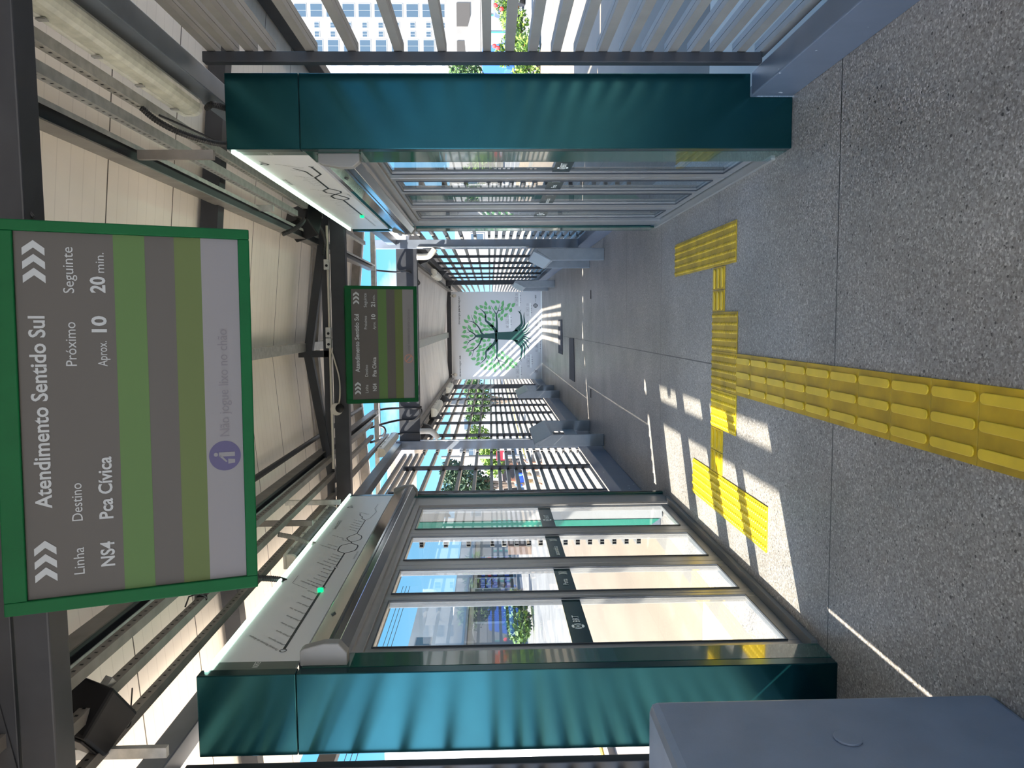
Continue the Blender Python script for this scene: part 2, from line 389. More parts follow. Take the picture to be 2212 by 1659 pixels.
#==BODY==
# ---------------------------------------------------------------- setting: floor, ceilings, sills, ground
struct('floor', MB().box(-1.80, 1.22, -3, 31, -.28, 0), M_FLOOR)
RX, RZ = -.27, 3.27                       # ridge of the near roof
def roof(name, y0, y1, xl, zl, xr, zr, xc, zc, m, th=.05):
    b = MB()
    b.add([(xl,y0,zl),(xl,y1,zl),(xc,y1,zc),(xc,y0,zc),(xl,y0,zl+th),(xl,y1,zl+th),(xc,y1,zc+th),(xc,y0,zc+th)],
          [(0,3,2,1),(4,5,6,7),(0,1,5,4),(1,2,6,5),(2,3,7,6),(3,0,4,7)])
    b.add([(xc,y0,zc),(xc,y1,zc),(xr,y1,zr),(xr,y0,zr),(xc,y0,zc+th),(xc,y1,zc+th),(xr,y1,zr+th),(xr,y0,zr+th)],
          [(0,3,2,1),(4,5,6,7),(0,1,5,4),(1,2,6,5),(2,3,7,6),(3,0,4,7)])
    return struct(name, b, m)
roof('ceiling', -3, 10.3, -3.45, 3.01, 2.25, 3.03, RX, RZ, M_ROOF)
roof('ceiling', 11.12, 31, -2.10, 2.585, 1.50, 2.60, -.33, 2.755, M_ROOF2)
struct('ceiling', MB().box(-3.3, -1.97, 10.55, 14.2, 2.89, 2.93), M_ROOF2)
struct('ceiling', MB().box(1.33, 2.3, 10.55, 14.2, 2.89, 2.93), M_ROOF2)
struct('trim_1', MB().box(1.075, 1.187, -3, 3.715, 0, .204), M_SILL, bevel=.006)
struct('trim_2', MB().box(1.075, 1.187, 7.0, 31, 0, .204), M_SILL, bevel=.006)
struct('trim_3', MB().box(-1.82, -1.65, -3, 3.09, 0, .204), M_SILL, bevel=.006)
struct('trim_4', MB().box(-1.82, -1.65, 6.46, 31, 0, .204), M_SILL, bevel=.006)
# platform faces below the sills
struct('wall_left_plinth', MB().box(-1.98, -1.80, -3, 31, -.28, -.02), M_BLDG)
struct('wall_right_plinth', MB().box(1.22, 1.32, -3, 31, -.28, -.02), M_BLDG)
GZ = -.30
struct('ground', MB().quad((-300,-60,GZ-.10),(300,-60,GZ-.10),(300,420,GZ-.10),(-300,420,GZ-.10)), M_PAVE)
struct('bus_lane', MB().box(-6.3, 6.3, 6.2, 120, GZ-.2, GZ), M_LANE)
struct('bus_lane', MB().box(-6.3, 6.3, -40, 6.19, GZ-.2, GZ), M_BOUNCE)  # unseen stretch of lane, made paler to throw light upwards
struct('bounce_slab', MB().box(-45, -7.05, -40, 13, GZ-.2, GZ), M_BOUNCE)  # bright slab out of view, added as a reflector for the roof underside
struct('road', MB().box(-17, -7.0, -40, 160, GZ-.2, GZ-.02), M_ASPH)
struct('road', MB().box(9.2, 19, -40, 160, GZ-.2, GZ-.02), M_ASPH)
struct('verge', MB().box(6.5, 8.9, -40, 120, GZ-.2, GZ+.02), M_EARTH)
struct('kerb', MB().box(6.3, 6.5, -40, 120, GZ-.2, GZ+.10), M_BLDG)
struct('kerb', MB().box(-6.55, -6.3, -40, 120, GZ-.2, GZ+.10), M_BLDG)
struct('kerb', MB().box(-7.0, -6.85, -40, 120, GZ-.2, GZ+.05), M_YELD)

# ---------------------------------------------------------------- louvred side walls
ZL = [.19+.107*k for k in range(12)] + [1.471, 1.678, 1.876, 2.086, 2.275, 2.465, 2.549, 2.635, 2.719]
def slat_mesh(x0, x1, y0, y1, z, h=.038):
    b = MB(); xm = (x0+x1)/2
    b.box(x0, xm-.0015, y0, y1, z-h/2, z+h/2); b.box(xm+.0015, x1, y0, y1, z-h/2, z+h/2); b.box(x0+.01, x1-.01, y0, y1, z-h/2+.002, z+h/2-.004)
    return b
def louver_screen(side, y0, y1, label, shift=None):
    x0, x1 = (1.237, 1.297) if side == 'R' else (-1.949, -1.885)
    t = thing('louver_screen', label, 'louvre screen', ((x0+x1)/2, y0, 0), 'horizontal louvre screens of the side walls')
    for i, z in enumerate(ZL):
        if y0 > 11 and z > 2.5: continue
        dz = (shift or {}).get(i, 0)
        slat_mesh(x0, x1, y0, y1, z+dz, .041 if i < 12 else .038).build('slat', M_SLAT, t)
    return t
louver_screen('R', -3, 3.66, 'grey louvre screen right of the near green casing, end of the wall close by')
louver_screen('L', -3, 3.10, 'grey louvre screen at the left edge beside the lower left green casing', {5: .012, 10: .014})
louver_screen('R', 7.02, 10.94, 'grey louvre screen just past the right glass doors, before the thick post')
louver_screen('L', 6.48, 10.94, 'grey louvre screen just past the left glass doors, before the thick post', {8: .004})
louver_screen('R', 11.10, 21.54, 'grey louvre screen of the right wall behind both right leaning benches')
louver_screen('L', 11.10, 21.54, 'grey louvre screen of the left wall behind both left leaning benches', {6: .005})
louver_screen('R', 21.58, 31, 'grey louvre screen beyond the right edge of the tree mural')
louver_screen('L', 21.58, 31, 'grey louvre screen beyond the left edge of the tree mural')

def post(x0, x1, y0, y1, z0, z1, label, name='steel_post', m=M_STEEL, group=None):
    o = MB().box(x0, x1, y0, y1, z0, z1).build(name, m, bevel=.004); return tag(o, label, 'post', group)
post(1.187, 1.235, 3.58, 3.63, .2, 2.76, 'thin dark steel post beside the right green casing, holding the louvre ends')
post(-1.883, -1.835, 3.03, 3.08, 0, 2.76, 'thin dark steel post beside the left green casing at the photo edge')
NUM = ['first', 'second', 'third', 'fourth', 'fifth', 'sixth', 'seventh', 'eighth', 'ninth', 'tenth', 'eleventh', 'twelfth']
for k, y in enumerate((8.2, 9.66)):
    post(-1.883, -1.835, y-.03, y+.03, .2, 2.6, 'thin dark post of the left louvres, %s past the left glass doors' % NUM[k], group='thin posts of the louvred walls')
    post(1.187, 1.235, y-.03, y+.03, .2, 2.6, 'thin dark post of the right louvres, %s past the right glass doors' % NUM[k], group='thin posts of the louvred walls')
for k, y in enumerate((12.5, 14.05, 15.55, 17.0, 18.4, 19.85)):
    post(-1.883, -1.835, y-.03, y+.03, .2, 2.6, 'thin dark post of the left wall, %s beyond the thick left post' % NUM[k], group='thin posts of the louvred walls')
for k, y in enumerate((12.4, 14.1, 15.65, 17.15, 19.0, 20.6)):
    post(1.187, 1.235, y-.03, y+.03, .2, 2.6, 'thin dark post of the right wall, %s beyond the thick right post' % NUM[k], group='thin posts of the louvred walls')
post(1.06, 1.185, 10.96, 11.08, .2, 3.16, 'thick blue-grey steel post beside the near right leaning bench', 'steel_column', M_STEELB)
post(-1.835, -1.71, 10.96, 11.08, .2, 3.14, 'thick blue-grey steel post beside the near left leaning bench', 'steel_column', M_STEELB)
post(1.06, 1.185, 21.40, 21.52, .2, 2.6, 'dark steel post at the right of the tree mural', 'steel_column')
post(-1.865, -1.745, 21.40, 21.52, .2, 2.6, 'dark steel post at the left of the tree mural', 'steel_column')

# ---------------------------------------------------------------- beams and roof frame
def beam(name, label, boxes, m=M_STEEL, cat='beam', bevel=.005, group=None):
    b = MB()
    for q in boxes: b.box(*q)
    return tag(b.build(name, m, bevel=bevel), label, cat, group)
beam('wall_top_beam', 'blue-grey steel beam along the top of the right wall', [(1.10, 1.20, -3, 10.95, 2.785, 2.895)], M_STEELB)
beam('wall_top_beam', 'blue-grey steel beam along the top of the left wall', [(-1.83, -1.73, -3, 10.95, 2.77, 2.88)], M_STEELB)
beam('wall_top_beam', 'dark beam along the top of the far right louvred wall', [(1.08, 1.19, 11.13, 31, 2.50, 2.585)])
beam('wall_top_beam', 'dark beam along the top of the far left louvred wall', [(-1.84, -1.73, 11.13, 31, 2.49, 2.575)])
def truss(label, yb, zb, zt, chord_y, hang=True):
    t = thing('roof_truss', label, 'truss', (RX, yb, zb))
    MB().box(-1.725, 1.095, yb-.05, yb+.05, zb, zt).build('bottom_chord', M_STEEL, t, bevel=.005)
    MB().box(-1.74, 1.11, chord_y-.03, chord_y+.03, zt+.035, zt+.10).build('tie_bar', M_STEEL, t, bevel=.004)
    MB().bar((.98, chord_y, zt+.045), (RX+.01, chord_y, 3.115), .07, .072).build('top_chord', M_STEEL, t)
    MB().bar((-1.45, chord_y, zt+.045), (RX-.01, chord_y, 3.115), .07, .072).build('top_chord', M_STEEL, t)
    MB().box(RX-.03, RX+.03, chord_y-.03, chord_y+.03, zt+.035, 3.2).build('king_post', M_STEEL, t)
    return t
truss('dark steel roof truss behind the large near departure display', 2.185, 2.735, 2.835, 2.21)
truss('dark steel roof truss above the small far departure display', 6.86, 2.745, 2.875, 6.92)
tag(MB().tube([(.86, 6.80, 2.895), (-1.3, 6.80, 2.895)], .011).build('white_conduit', M_WHITEP), 'thin white conduit pipe running along the far roof truss', 'pipe')
tag(MB().box(.1, 1.10, 2.13, 2.20, 2.835, 3.02).build('gusset_plate', M_STEEL), 'dark steel plate on top of the near truss, upper corner of the photo', 'plate')
def purlin(label, xi, xo, z0, z1, y0, y1, m=M_PURLIN):
    """C-section open downwards: web on the ridge side, top flange, lip on the outer side"""
    t = thing('purlin', label, 'purlin', ((xi+xo)/2, y0, z0)); s_ = 1 if xo > xi else -1
    bx = lambda b, xa, xb, za, zb: b.box(min(xa, xb), max(xa, xb), y0, y1, za, zb)
    b = MB(); bx(b, xi, xi+s_*.006, z0, z1); bx(b, xi+s_*.006, xo-s_*.006, z1-.006, z1); b.build('channel', m, t)
    b = MB(); bx(b, xo-s_*.006, xo, z0, z1); bx(b, xo-s_*.02, xo-s_*.006, z0, z0+.004); b.build('lip', M_GALV, t)
    b = MB(); bx(b, xi+s_*.006, xo-s_*.0065, z0+.02, z0+.024); b.build('shade_sheet', M_STEEL, t)  # dark sheet standing in for the shade inside the open channel
    return t
purlin('dark channel purlin under the ceiling on the right of the ridge', .700, .775, 2.985, 3.075, -2.9, 10.2, M_PURLIN)
purlin('brown channel purlin under the ceiling on the left of the ridge', -1.155, -1.23, 2.98, 3.06, -2.9, 10.2)
beam('ridge_beam', 'grey steel beam along the ridge of the near ceiling', [(RX+.02, RX+.10, -2.9, 10.2, 3.13, 3.22)], M_GALV)
beam('ridge_beam', 'pale steel beam along the ridge of the far ceiling', [(-.41, -.27, 11.2, 21.4, 2.63, 2.70)], M_GALV)
for k, (y, lab) in enumerate(((4.62, 'dark rafter under the ceiling between the two departure displays'), (7.45, 'brown rafter just behind the far roof truss'), (9.5, 'brown rafter near the open end of the first roof'))):
    b = MB()
    for (xa, xb) in ((-3.4, RX), (RX, 2.2)):
        za = 3.0+(3.255-3.0)*(xa+3.4)/(RX+3.4) if xa < RX else 3.255
        zb2 = 3.255 if xb == RX else 3.03
        b.bar((xa, y, za-.06), (xb, y, zb2-.06), .10, .10)
    tag(b.build('rafter', M_STEEL if k == 0 else M_PURLIN), lab, 'rafter', 'roof rafters')
beam('eave_beam', 'dark edge beam outside the right louvres under the roof edge', [(2.18, 2.27, -3, 10.3, 2.89, 3.02)])
beam('eave_beam', 'dark edge beam outside the left louvres under the roof edge', [(-3.50, -3.42, -3, 10.3, 2.73, 2.87)])
beam('roof_edge_trim', 'grey flashing along the open end of the first roof', [(-3.4, RX, 10.30, 10.36, 2.98, 3.28), (RX, 2.2, 10.30, 10.36, 2.98, 3.28)][:0] or [(-3.4, 2.2, 10.30, 10.34, 3.0, 3.06)], M_GALV)
beam('portal_beam', 'wide dark fascia beam across the start of the far roof', [(-1.83, 1.18, 11.0, 11.12, 2.505, 2.805)], M_STEEL)
beam('purlin_far', 'dark purlin along the right side of the far ceiling', [(.86, .93, 11.2, 21.4, 2.56, 2.63)], M_PURLIN)
beam('purlin_far', 'dark purlin along the left side of the far ceiling', [(-1.60, -1.53, 11.2, 21.4, 2.54, 2.61)], M_PURLIN)
beam('mural_head_beam', 'dark beam above the top edge of the tree mural', [(-1.70, 1.05, 21.42, 21.52, 2.56, 2.68)])
for s, k, y in [(1, a, b) for a, b in enumerate((12.0, 15.8, 19.4))] + [(-1, a, b) for a, b in enumerate((11.9, 13.6, 16.6))]:
    x = 1.07 if s > 0 else -1.72
    poly = [(x, 2.58), (x-s*.16, 2.58), (x-s*.12, 2.44), (x, 2.34)]
    tag(MB().prism(poly, 'Y', y-.04, y+.04).build('roof_bracket', M_STEEL), 'dark tapered bracket under the far ceiling, %s on the %s side' % (NUM[k], 'right' if s > 0 else 'left'), 'bracket', 'roof brackets of the far hall')

# perforated strut channels that carry the lamps and cables
def perforated(label, x, z, y0, y1, side):
    t = thing('perforated_channel', label, 'channel', (x, y0, z), 'perforated channels under the roof')
    w_, h = .042, .040
    MB().box(x-w_/2, x+w_/2, y0, y1, z, z+.004).box(x-w_/2, x-w_/2+.004, y0, y1, z+.004, z+h).box(x+w_/2-.004, x+w_/2, y0, y1, z+.004, z+h).build('channel', M_GALV if side > 0 else M_PURLIN, t)
    b = MB(); yy = max(y0, 1.9)+.02
    xf = x-w_/2-.0008 if side > 0 else x+w_/2+.0008
    while yy < min(y1, 6.6):
        b.quad((xf, yy, z+.014), (xf, yy+.012, z+.014), (xf, yy+.012, z+.026), (xf, yy, z+.026)); yy += .05
    b.build('slot_holes', M_BLACK, t)
    return t
perforated('grey perforated channel carrying the right fluorescent lamp', .955, 2.945, -2.5, 9.2, 1)
perforated('grey perforated channel left of the right lamp channel, nearer the ridge', .852, 2.945, -2.5, 6.0, 1)
perforated('brown perforated channel nearest the ridge on the left of the ceiling', -1.21, 2.90, -2.5, 9.2, -1)
perforated('brown perforated channel in the middle of the left ceiling side', -1.37, 2.90, -2.5, 9.2, -1)
perforated('brown perforated channel carrying the left fluorescent lamp', -1.56, 2.90, -2.5, 10.6, -1)
def hanger(x, y, z0, z1, label, m=M_GALV):
    tag(MB().box(x-.02, x+.02, y-.012, y+.012, z0, z1).build('channel_hanger', m), label, 'hanger', 'hangers of the perforated channels')
hanger(.775, 5.2, 2.91, 3.15, 'pale vertical hanger beside the lower black speaker on the right')
hanger(-1.465, 6.2, 2.72, 3.17, 'pale vertical hanger behind the left fluorescent lamp')
hanger(-1.425, 5.4, 2.76, 3.16, 'dark vertical hanger beside the left fluorescent lamp', M_PURLIN)
hanger(-1.585, 2.75, 2.69, 3.14, 'pale perforated hanger by the upper left black speaker')
hanger(.735, 3.4, 2.66, 2.984, 'dark hanger plate hooked under the right dark purlin', M_PURLIN)

# fluorescent lamps
def lamp(label, x, y0, y1, z, m=M_TUBE, r=.048):
    t = thing('fluorescent_lamp', label, 'lamp', (x, y0, z))
    n = 9; prof = [(x-r, z+.03)]
    for i in range(n): a = math.pi+math.pi*i/(n-1); prof.append((x+r*math.cos(a), z+r*.85*math.sin(a)))
    prof.append((x+r, z+.03))
    MB().prism(prof, 'Y', y0+.03, y1-.03).build('diffuser', m, t, smooth=False)
    MB().box(x-r-.004, x+r+.004, y0, y1, z+.03, z+.055).build('lamp_housing', M_BEIGEBOX, t, bevel=.008)
    for yy in (y0, y1-.035): MB().prism([(px*1.0, pz) for px, pz in prof], 'Y', yy, yy+.035).build('end_cap', M_BEIGEBOX, t)
    for i in range(4):
        b = MB()
        yy = y0+.15+i*(y1-y0-.3)/3
        b.box(x-r-.010, x-r-.005, yy-.012, yy+.012, z+.018, z+.05); b.box(x+r+.005, x+r+.010, yy-.012, yy+.012, z+.018, z+.05)
        b.build('clip', M_GALV, t)
lamp('long cream fluorescent lamp at the upper right near the camera', 1.03, 2.40, 3.72, 2.855)
lamp('dusty grey fluorescent lamp above the left route map', -1.60, 5.05, 6.45, 2.83, M_TUBED)
lamp('pale fluorescent lamp in the sky gap above the left wall', -1.60, 9.35, 10.75, 2.83, M_BEIGEBOX, .055)
lamp('cream lamp under the far ceiling on the right', .93, 14.2, 15.7, 2.50, M_BEIGEBOX, .07)
lamp('cream lamp under the far ceiling on the left, nearer one', -1.56, 13.2, 14.7, 2.46, M_BEIGEBOX, .075)
lamp('cream lamp under the far ceiling on the left, beside the mural', -1.56, 17.6, 19.0, 2.46, M_BEIGEBOX, .07)
# ---------------------------------------------------------------- glazed platform door portals
def portal(side):
    R_ = side == 'R'
    s = 1 if R_ else -1
    xi = .83 if R_ else -1.462
    X = lambda d: xi+s*d
    if R_:
        y0, y1, yj0, yj1 = 3.72, 7.02, 4.02, 6.50; wid = .353; lab = 'right glass platform doors in a dark green casing'
        leaves = [(4.05, 4.64, 4.11, 4.50, .0), (4.66, 5.15, 4.735, 5.085, .0), (5.155, 5.86, 5.225, 5.66, .0), (5.88, 6.46, 5.99, 6.36, .0)]
    else:
        y0, y1, yj0, yj1 = 3.095, 6.45, 3.295, 6.12; wid = .353; lab = 'left glass platform doors in a green casing with sunlit floor in front'
        leaves = [(3.345, 4.06, 3.42, 4.0, .0), (4.065, 4.612, 4.12, 4.52, .0), (4.618, 5.325, 4.72, 5.23, .0), (5.33, 6.10, 5.44, 6.04, .0)]
    t = thing('platform_door', lab, 'door', (X(.1), y0, 0), 'glazed platform doors')
    # near cladding plate, notched over the sill
    n0 = .243 if R_ else .19
    def rail(poly, ya, yb, name, m, bev=.004):
        p = [(X(d), z) for d, z in poly]
        if s < 0: p = p[::-1]
        return MB().prism(p, 'Y', ya, yb).build(name, m, t, bevel=bev)
    zs = 2.365 if R_ else 2.30
    rail([(0,0),(n0,0),(n0,.206),(wid,.206),(wid,zs-.001),(0,zs-.001)], y0, y0+.06, 'cladding_panel', M_GREEN)
    rail([(0,zs+.001),(wid,zs+.001),(wid,2.712),(0,2.712)], y0, y0+.06, 'cladding_panel', M_GREEN)
    # far cladding plate
    rail([(0,0),(n0,0),(n0,.206),(wid,.206),(wid,2.70),(0,2.70)], y1-.05, y1, 'cladding_panel', M_GREEN)
    # outer faces of the far plate seen through the glass
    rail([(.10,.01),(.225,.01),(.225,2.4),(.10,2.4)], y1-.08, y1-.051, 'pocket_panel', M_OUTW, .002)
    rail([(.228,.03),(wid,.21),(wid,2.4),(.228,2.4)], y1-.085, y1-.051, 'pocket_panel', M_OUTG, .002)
    # glossy return strips
    MB().box(min(X(.0), X(.012)), max(X(.0), X(.012)), y0+.062, yj0, .0, zs-.01).build('return_strip', M_GREENG, t)
    MB().box(min(X(.0), X(.012)), max(X(.0), X(.012)), yj1+.3, y1-.051, .0, zs-.01).build('return_strip', M_GREENG, t)
    MB().box(min(X(.02), X(wid)), max(X(.02), X(wid)), y0+.062, y1-.052, 2.665, 2.70).build('top_cover', M_GREEN, t)
    # frame
    b = MB()
    d0, d1 = .018, .075
    xa, xb = sorted((X(d0), X(d1)))
    b.box(xa, xb, yj0+.002, yj0+.045, .0, 2.12); b.box(xa, xb, yj1, yj1+.06, .0, 2.12); b.box(xa, xb, yj0+.046, yj1-.001, 2.06, 2.13)
    b.build('door_frame', M_ALU, t, bevel=.003)
    xa, xb = sorted((X(.02), X(.05)))
    MB().box(xa, xb, yj1+.061, yj1+.29, 0, 2.12).build('side_panel', M_ALU, t, bevel=.003)
    xa, xb = sorted((X(-.012), X(.09)))
    if R_: MB().box(xa, xb, 3.93, 6.72, .001, .022).build('threshold', M_CHECK, t)
    else: MB().box(xa, xb, 3.30, 6.18, .001, .028).build('threshold', M_BLDG, t)
    # leaves
    for k, (a, c, ga, gc, dd) in enumerate(leaves):
        xa, xb = sorted((X(.035+dd), X(.070+dd)))
        zb, zt, gb, gt = .03, 2.085, .095, 2.028
        f = MB()
        f.box(xa, xb, a, ga, zb, zt); f.box(xa, xb, gc, c, zb, zt); f.box(xa, xb, ga, gc, zb, gb); f.box(xa, xb, ga, gc, gt, zt)
        lf = f.build('door_leaf', M_ALU, t, bevel=.004)
        xm = X(.046+dd)
        MB().box(xm-.004, xm+.004, ga-.005, gc+.005, gb-.005, gt+.005).build('glass_pane', M_GLASS, lf)
        g = MB(); q = .007; xa2, xb2 = sorted((X(.028+dd), X(.034+dd)))
        for (u0, u1, v0, v1) in ((ga-q, ga, gb-q, gt+q), (gc, gc+q, gb-q, gt+q), (ga, gc, gb-q, gb), (ga, gc, gt, gt+q)): g.box(xa2, xb2, u0, u1, v0, v1)
        g.build('gasket', M_ALUD, lf)
        # green safety band with white print
        xs = X(.0402+dd)
        MB().box(*sorted((xs, X(.0412+dd))), ga, gc, 1.0, 1.10).build('safety_band', M_GREEN, lf)
        inw = Vector((-s, 0, 0)); rt = Vector((0, -1, 0)) if R_ else Vector((0, 1, 0))
        mid = (ga+gc)/2
        lx = X(.0394+dd)
        if k in (0, 3):
            rb = MB()
            for a0 in range(4): rb.ring((lx, mid-.07*rt.y, 1.05), inw, .020, .032, 10, a0*math.pi/2+.12, (a0+1)*math.pi/2-.12)
            rb.add([(lx, mid-.07*rt.y, 1.066), (lx, mid-.07*rt.y-.008, 1.05), (lx, mid-.07*rt.y, 1.034), (lx, mid-.07*rt.y+.008, 1.05)], [(0,1,2,3)])
            rb.build('round_logo', M_WHITE, lf)
            text('BRT', 'lettering', M_WHITE, lf, (lx, mid-.025*rt.y, 1.035), rt, (0,0,1), .05)
        else:
            if k == 1: text('Porta', 'lettering', M_WHITE, lf, (lx, mid-.09*rt.y, 1.035), rt, (0,0,1), .045)
            else: text('autom\u00e1tica', 'lettering', M_WHITE, lf, (lx, mid-.19*rt.y, 1.035), rt, (0,0,1), .045)
            cb = MB()
            yy0 = mid+(.10 if k == 1 else .14)*rt.y*(1 if k == 2 else 1)
            for j in range(3):
                cb.ring((lx, yy0+rt.y*(.018*j-.03), 1.05), inw, .036, .042, 8, -.7, .7, upv=rt)
            cb.build('arc_print', M_WHITE, lf)
    return t, X, s
pR, XR, sR = portal('R')
pL, XL, sL = portal('L')

# door operators (stainless headers)
def operator(side):
    R_ = side == 'R'; s = 1 if R_ else -1; xi = .83 if R_ else -1.462
    X = lambda d: xi+s*d
    y0, y1 = (3.80, 6.66) if R_ else (3.17, 6.38)
    t = thing('door_operator', ('right' if R_ else 'left')+' stainless steel door header box below the lit route map', 'door header', (xi, y0, 2.1), 'door header boxes')
    prof = [(.0, 2.105), (-.045, 2.105), (-.092, 2.135), (-.096, 2.185), (-.040, 2.288), (.0, 2.298)]
    ds = 1.0 if not R_ else .70
    def pr(scale, ya, yb, name, m, bev=.003, par=t):
        p = [(X(d*scale*ds), 2.2+(z-2.2)*scale) for d, z in prof]
        if s > 0: p = p[::-1]
        return MB().prism(p, 'Y', ya, yb).build(name, m, par, bevel=bev)
    pr(1.0, y0+.055, y1-.045, 'stainless_cover', M_STAIN)
    for ya, yb in ((y0, y0+.054), (y1-.044, y1)):
        p = [(X(d*ds), z) for d, z in ((0, 2.098), (-.055, 2.098), (-.098, 2.135), (-.098, 2.20), (-.076, 2.285), (-.066, 2.30), (0, 2.30))]
        if s > 0: p = p[::-1]
        MB().prism(p, 'Y', ya, yb).build('end_cap', M_CAP, t, bevel=.005)
    seam = MB()
    xa, xb = sorted((X(-.0465), X(-.044)))
    seam.box(min(X(-.0985*ds), X(-.0955*ds)), max(X(-.0985*ds), X(-.0955*ds)), y0+.06, y1-.05, 2.168, 2.172)
    seam.build('seam', M_ALUD, t)
    lk = MB().disc((X(-.067*ds), y0+.42, 2.242), (-s*.88, 0, .48), .012, .004)
    lk.build('lock', M_ALUD, t)
    xa, xb = sorted((X(.0), X(.03)))
    MB().box(xa, xb, y0+.03, y1-.03, 2.298, 2.312).build('gap_strip', M_ALUD, t)
    return t
operator('R'); operator('L')

# lit route map boards
def route_map(side):
    R_ = side == 'R'; s = 1 if R_ else -1; xi = .83 if R_ else -1.462
    X = lambda d: xi+s*d
    y0, y1 = (3.785, 6.83) if R_ else (3.155, 6.44)
    z0, z1 = (2.36, 2.675) if R_ else (2.318, 2.662)
    t = thing('route_map_board', 'long lit white route map board above the %s glass doors' % ('right' if R_ else 'left'), 'route map', (xi, y0, z0), 'lit route map boards')
    hd = .075
    xa, xb = sorted((X(.002), X(.018)))
    MB().box(xa, xb, y0+hd, y1, z0, z1).build('board', M_BOARD, t)
    h = MB().box(xa, xb, y0, y0+hd-.001, z0, z1).build('header_block', M_HEADS, t)
    MB().tube([(X(-.004), y0-.02, z1+.022), (X(-.004), y1, z1+.022)], .0085, 12).build('led_tube', M_LED, t, smooth=True)
    rl = MB().box(*sorted((X(.006), X(.014))), y0-.02, y1, z1+.002, z1+.034).build('led_channel', M_ALU, t)
    lx = X(.0008)
    rt = Vector((0, -1, 0)) if R_ else Vector((0, 1, 0))
    nv = Vector((-s, 0, 0))
    def band(b, pts, wd):
        for (p, q) in zip(pts[:-1], pts[1:]):
            p, q = Vector((lx, *p)), Vector((lx, *q)); d = (q-p)
            if d.length < 1e-6: continue
            d.normalize(); n = nv.cross(d); p2 = p-d*wd*.35; q2 = q+d*wd*.35
            b.quad(p2-n*wd/2, q2-n*wd/2, q2+n*wd/2, p2+n*wd/2)
    ink, pale = MB(), MB()
    # route drawing in panel coordinates (u along the reading direction from the left, v height)
    if not R_:
        P = lambda u, v: (u, v)
        us = 1
    ZM = 2.416 if not R_ else 2.455
    if not R_:
        band(ink, [(3.353, ZM), (4.129, ZM)], .013); band(ink, [(4.162, ZM), (4.492, ZM)], .011); band(ink, [(4.519, ZM), (4.78, ZM)], .009)
        l1a = [(4.78, ZM), (4.83, 2.468), (4.87, 2.474), (4.935, 2.474), (4.96, 2.466), (5.005, ZM)]
        l1b = [(4.78, ZM), (4.835, 2.362), (4.87, 2.356), (4.935, 2.357), (4.96, 2.366), (5.005, ZM)]
        band(ink, l1a, .008); band(ink, l1b, .008); band(ink, [(5.005, ZM), (5.03, ZM)], .008)
        l2a = [(5.03, ZM), (5.09, 2.455), (5.13, 2.466), (5.17, 2.456), (5.234, ZM)]; l2b = [(5.03, ZM), (5.08, 2.37), (5.13, 2.364), (5.18, 2.376), (5.234, ZM)]
        band(ink, l2a, .007); band(ink, l2b, .006)
        band(ink, [(5.234, ZM), (5.60, ZM)], .006); band(ink, [(5.60, ZM), (5.64, 2.45), (5.70, 2.455), (5.74, 2.48), (5.80, 2.49)], .006)
        band(pale, [(5.60, ZM), (5.66, 2.39), (5.85, 2.37), (5.95, 2.40), (6.10, 2.395)], .005)
        names = [(3.40+.094*i, 'Esta\u00e7\u00e3o '+n) for i, n in enumerate(('Argentina', 'Argelia', 'Andaluz', 'Beatriz', 'Boa Vista', 'Brasil', 'Goi\u00e1s', 'Sul'))]
        names += [(4.19, 'Esta\u00e7\u00e3o Vila Aurora'), (4.25, 'Esta\u00e7\u00e3o Norte'), (4.315, 'Esta\u00e7\u00e3o Real'), (4.38, 'Esta\u00e7\u00e3o Par'), (4.44, 'Esta\u00e7\u00e3o Rio'), (4.555, 'Esta\u00e7\u00e3o S\u00e3o Jos\u00e9'), (4.61, 'Esta\u00e7\u00e3o Lago'), (4.665, 'Esta\u00e7\u00e3o Sol'), (4.72, 'Esta\u00e7\u00e3o Luz'),
                  (4.86, 'Esta\u00e7\u00e3o Campinas Centro'), (4.92, 'Esta\u00e7\u00e3o Central'), (5.04, 'Esta\u00e7\u00e3o Mar'), (5.12, 'Esta\u00e7\u00e3o P\u00e7a C\u00edvica'), (5.30, 'Esta\u00e7\u00e3o Sul'), (5.36, 'Esta\u00e7\u00e3o Leste'), (5.42, 'Esta\u00e7\u00e3o Oeste'), (5.48, 'Esta\u00e7\u00e3o Rosa'), (5.55, 'Esta\u00e7\u00e3o Terra'), (5.78, 'Esta\u00e7\u00e3o Paulo')]
        big = [(3.345, 'Terminal Recanto do Bosque'), (4.155, 'Terminal Rodovi\u00e1rio'), (4.505, 'Terminal Ribeir\u00e3o')]
        circles = [(3.336, .017), (4.145, .015), (4.505, .013)]; dot = (4.09, ZM)
        hdr = 'NORTE'; sent = ((5.36, 2.588), 'Sentido NORTE'); logo = (6.01, 2.605); ticks = [n[0] for n in names]
        extra = ((4.66, 2.332), 'Sentido Centro e Sul')
        frame = [(4.134, 2.50), (4.235, 2.606), (4.366, 2.606)]
    else:
        band(ink, [(4.145, 2.41), (4.34, 2.404), (4.44, 2.459), (4.79, 2.457)], .013)
        band(ink, [(4.79, 2.457), (4.867, 2.506), (4.95, 2.50), (5.0, 2.456)], .013); band(ink, [(4.79, 2.457), (4.885, 2.402), (4.95, 2.41), (5.0, 2.456)], .013)
        band(ink, [(5.0, 2.456), (5.067, 2.498), (5.17, 2.495), (5.228, 2.45)], .013); band(ink, [(5.0, 2.456), (5.157, 2.40), (5.2, 2.41), (5.228, 2.45)], .013)
        band(ink, [(5.228, 2.45), (5.95, 2.446)], .014); band(pale, [(5.95, 2.446), (6.6, 2.44)], .008)
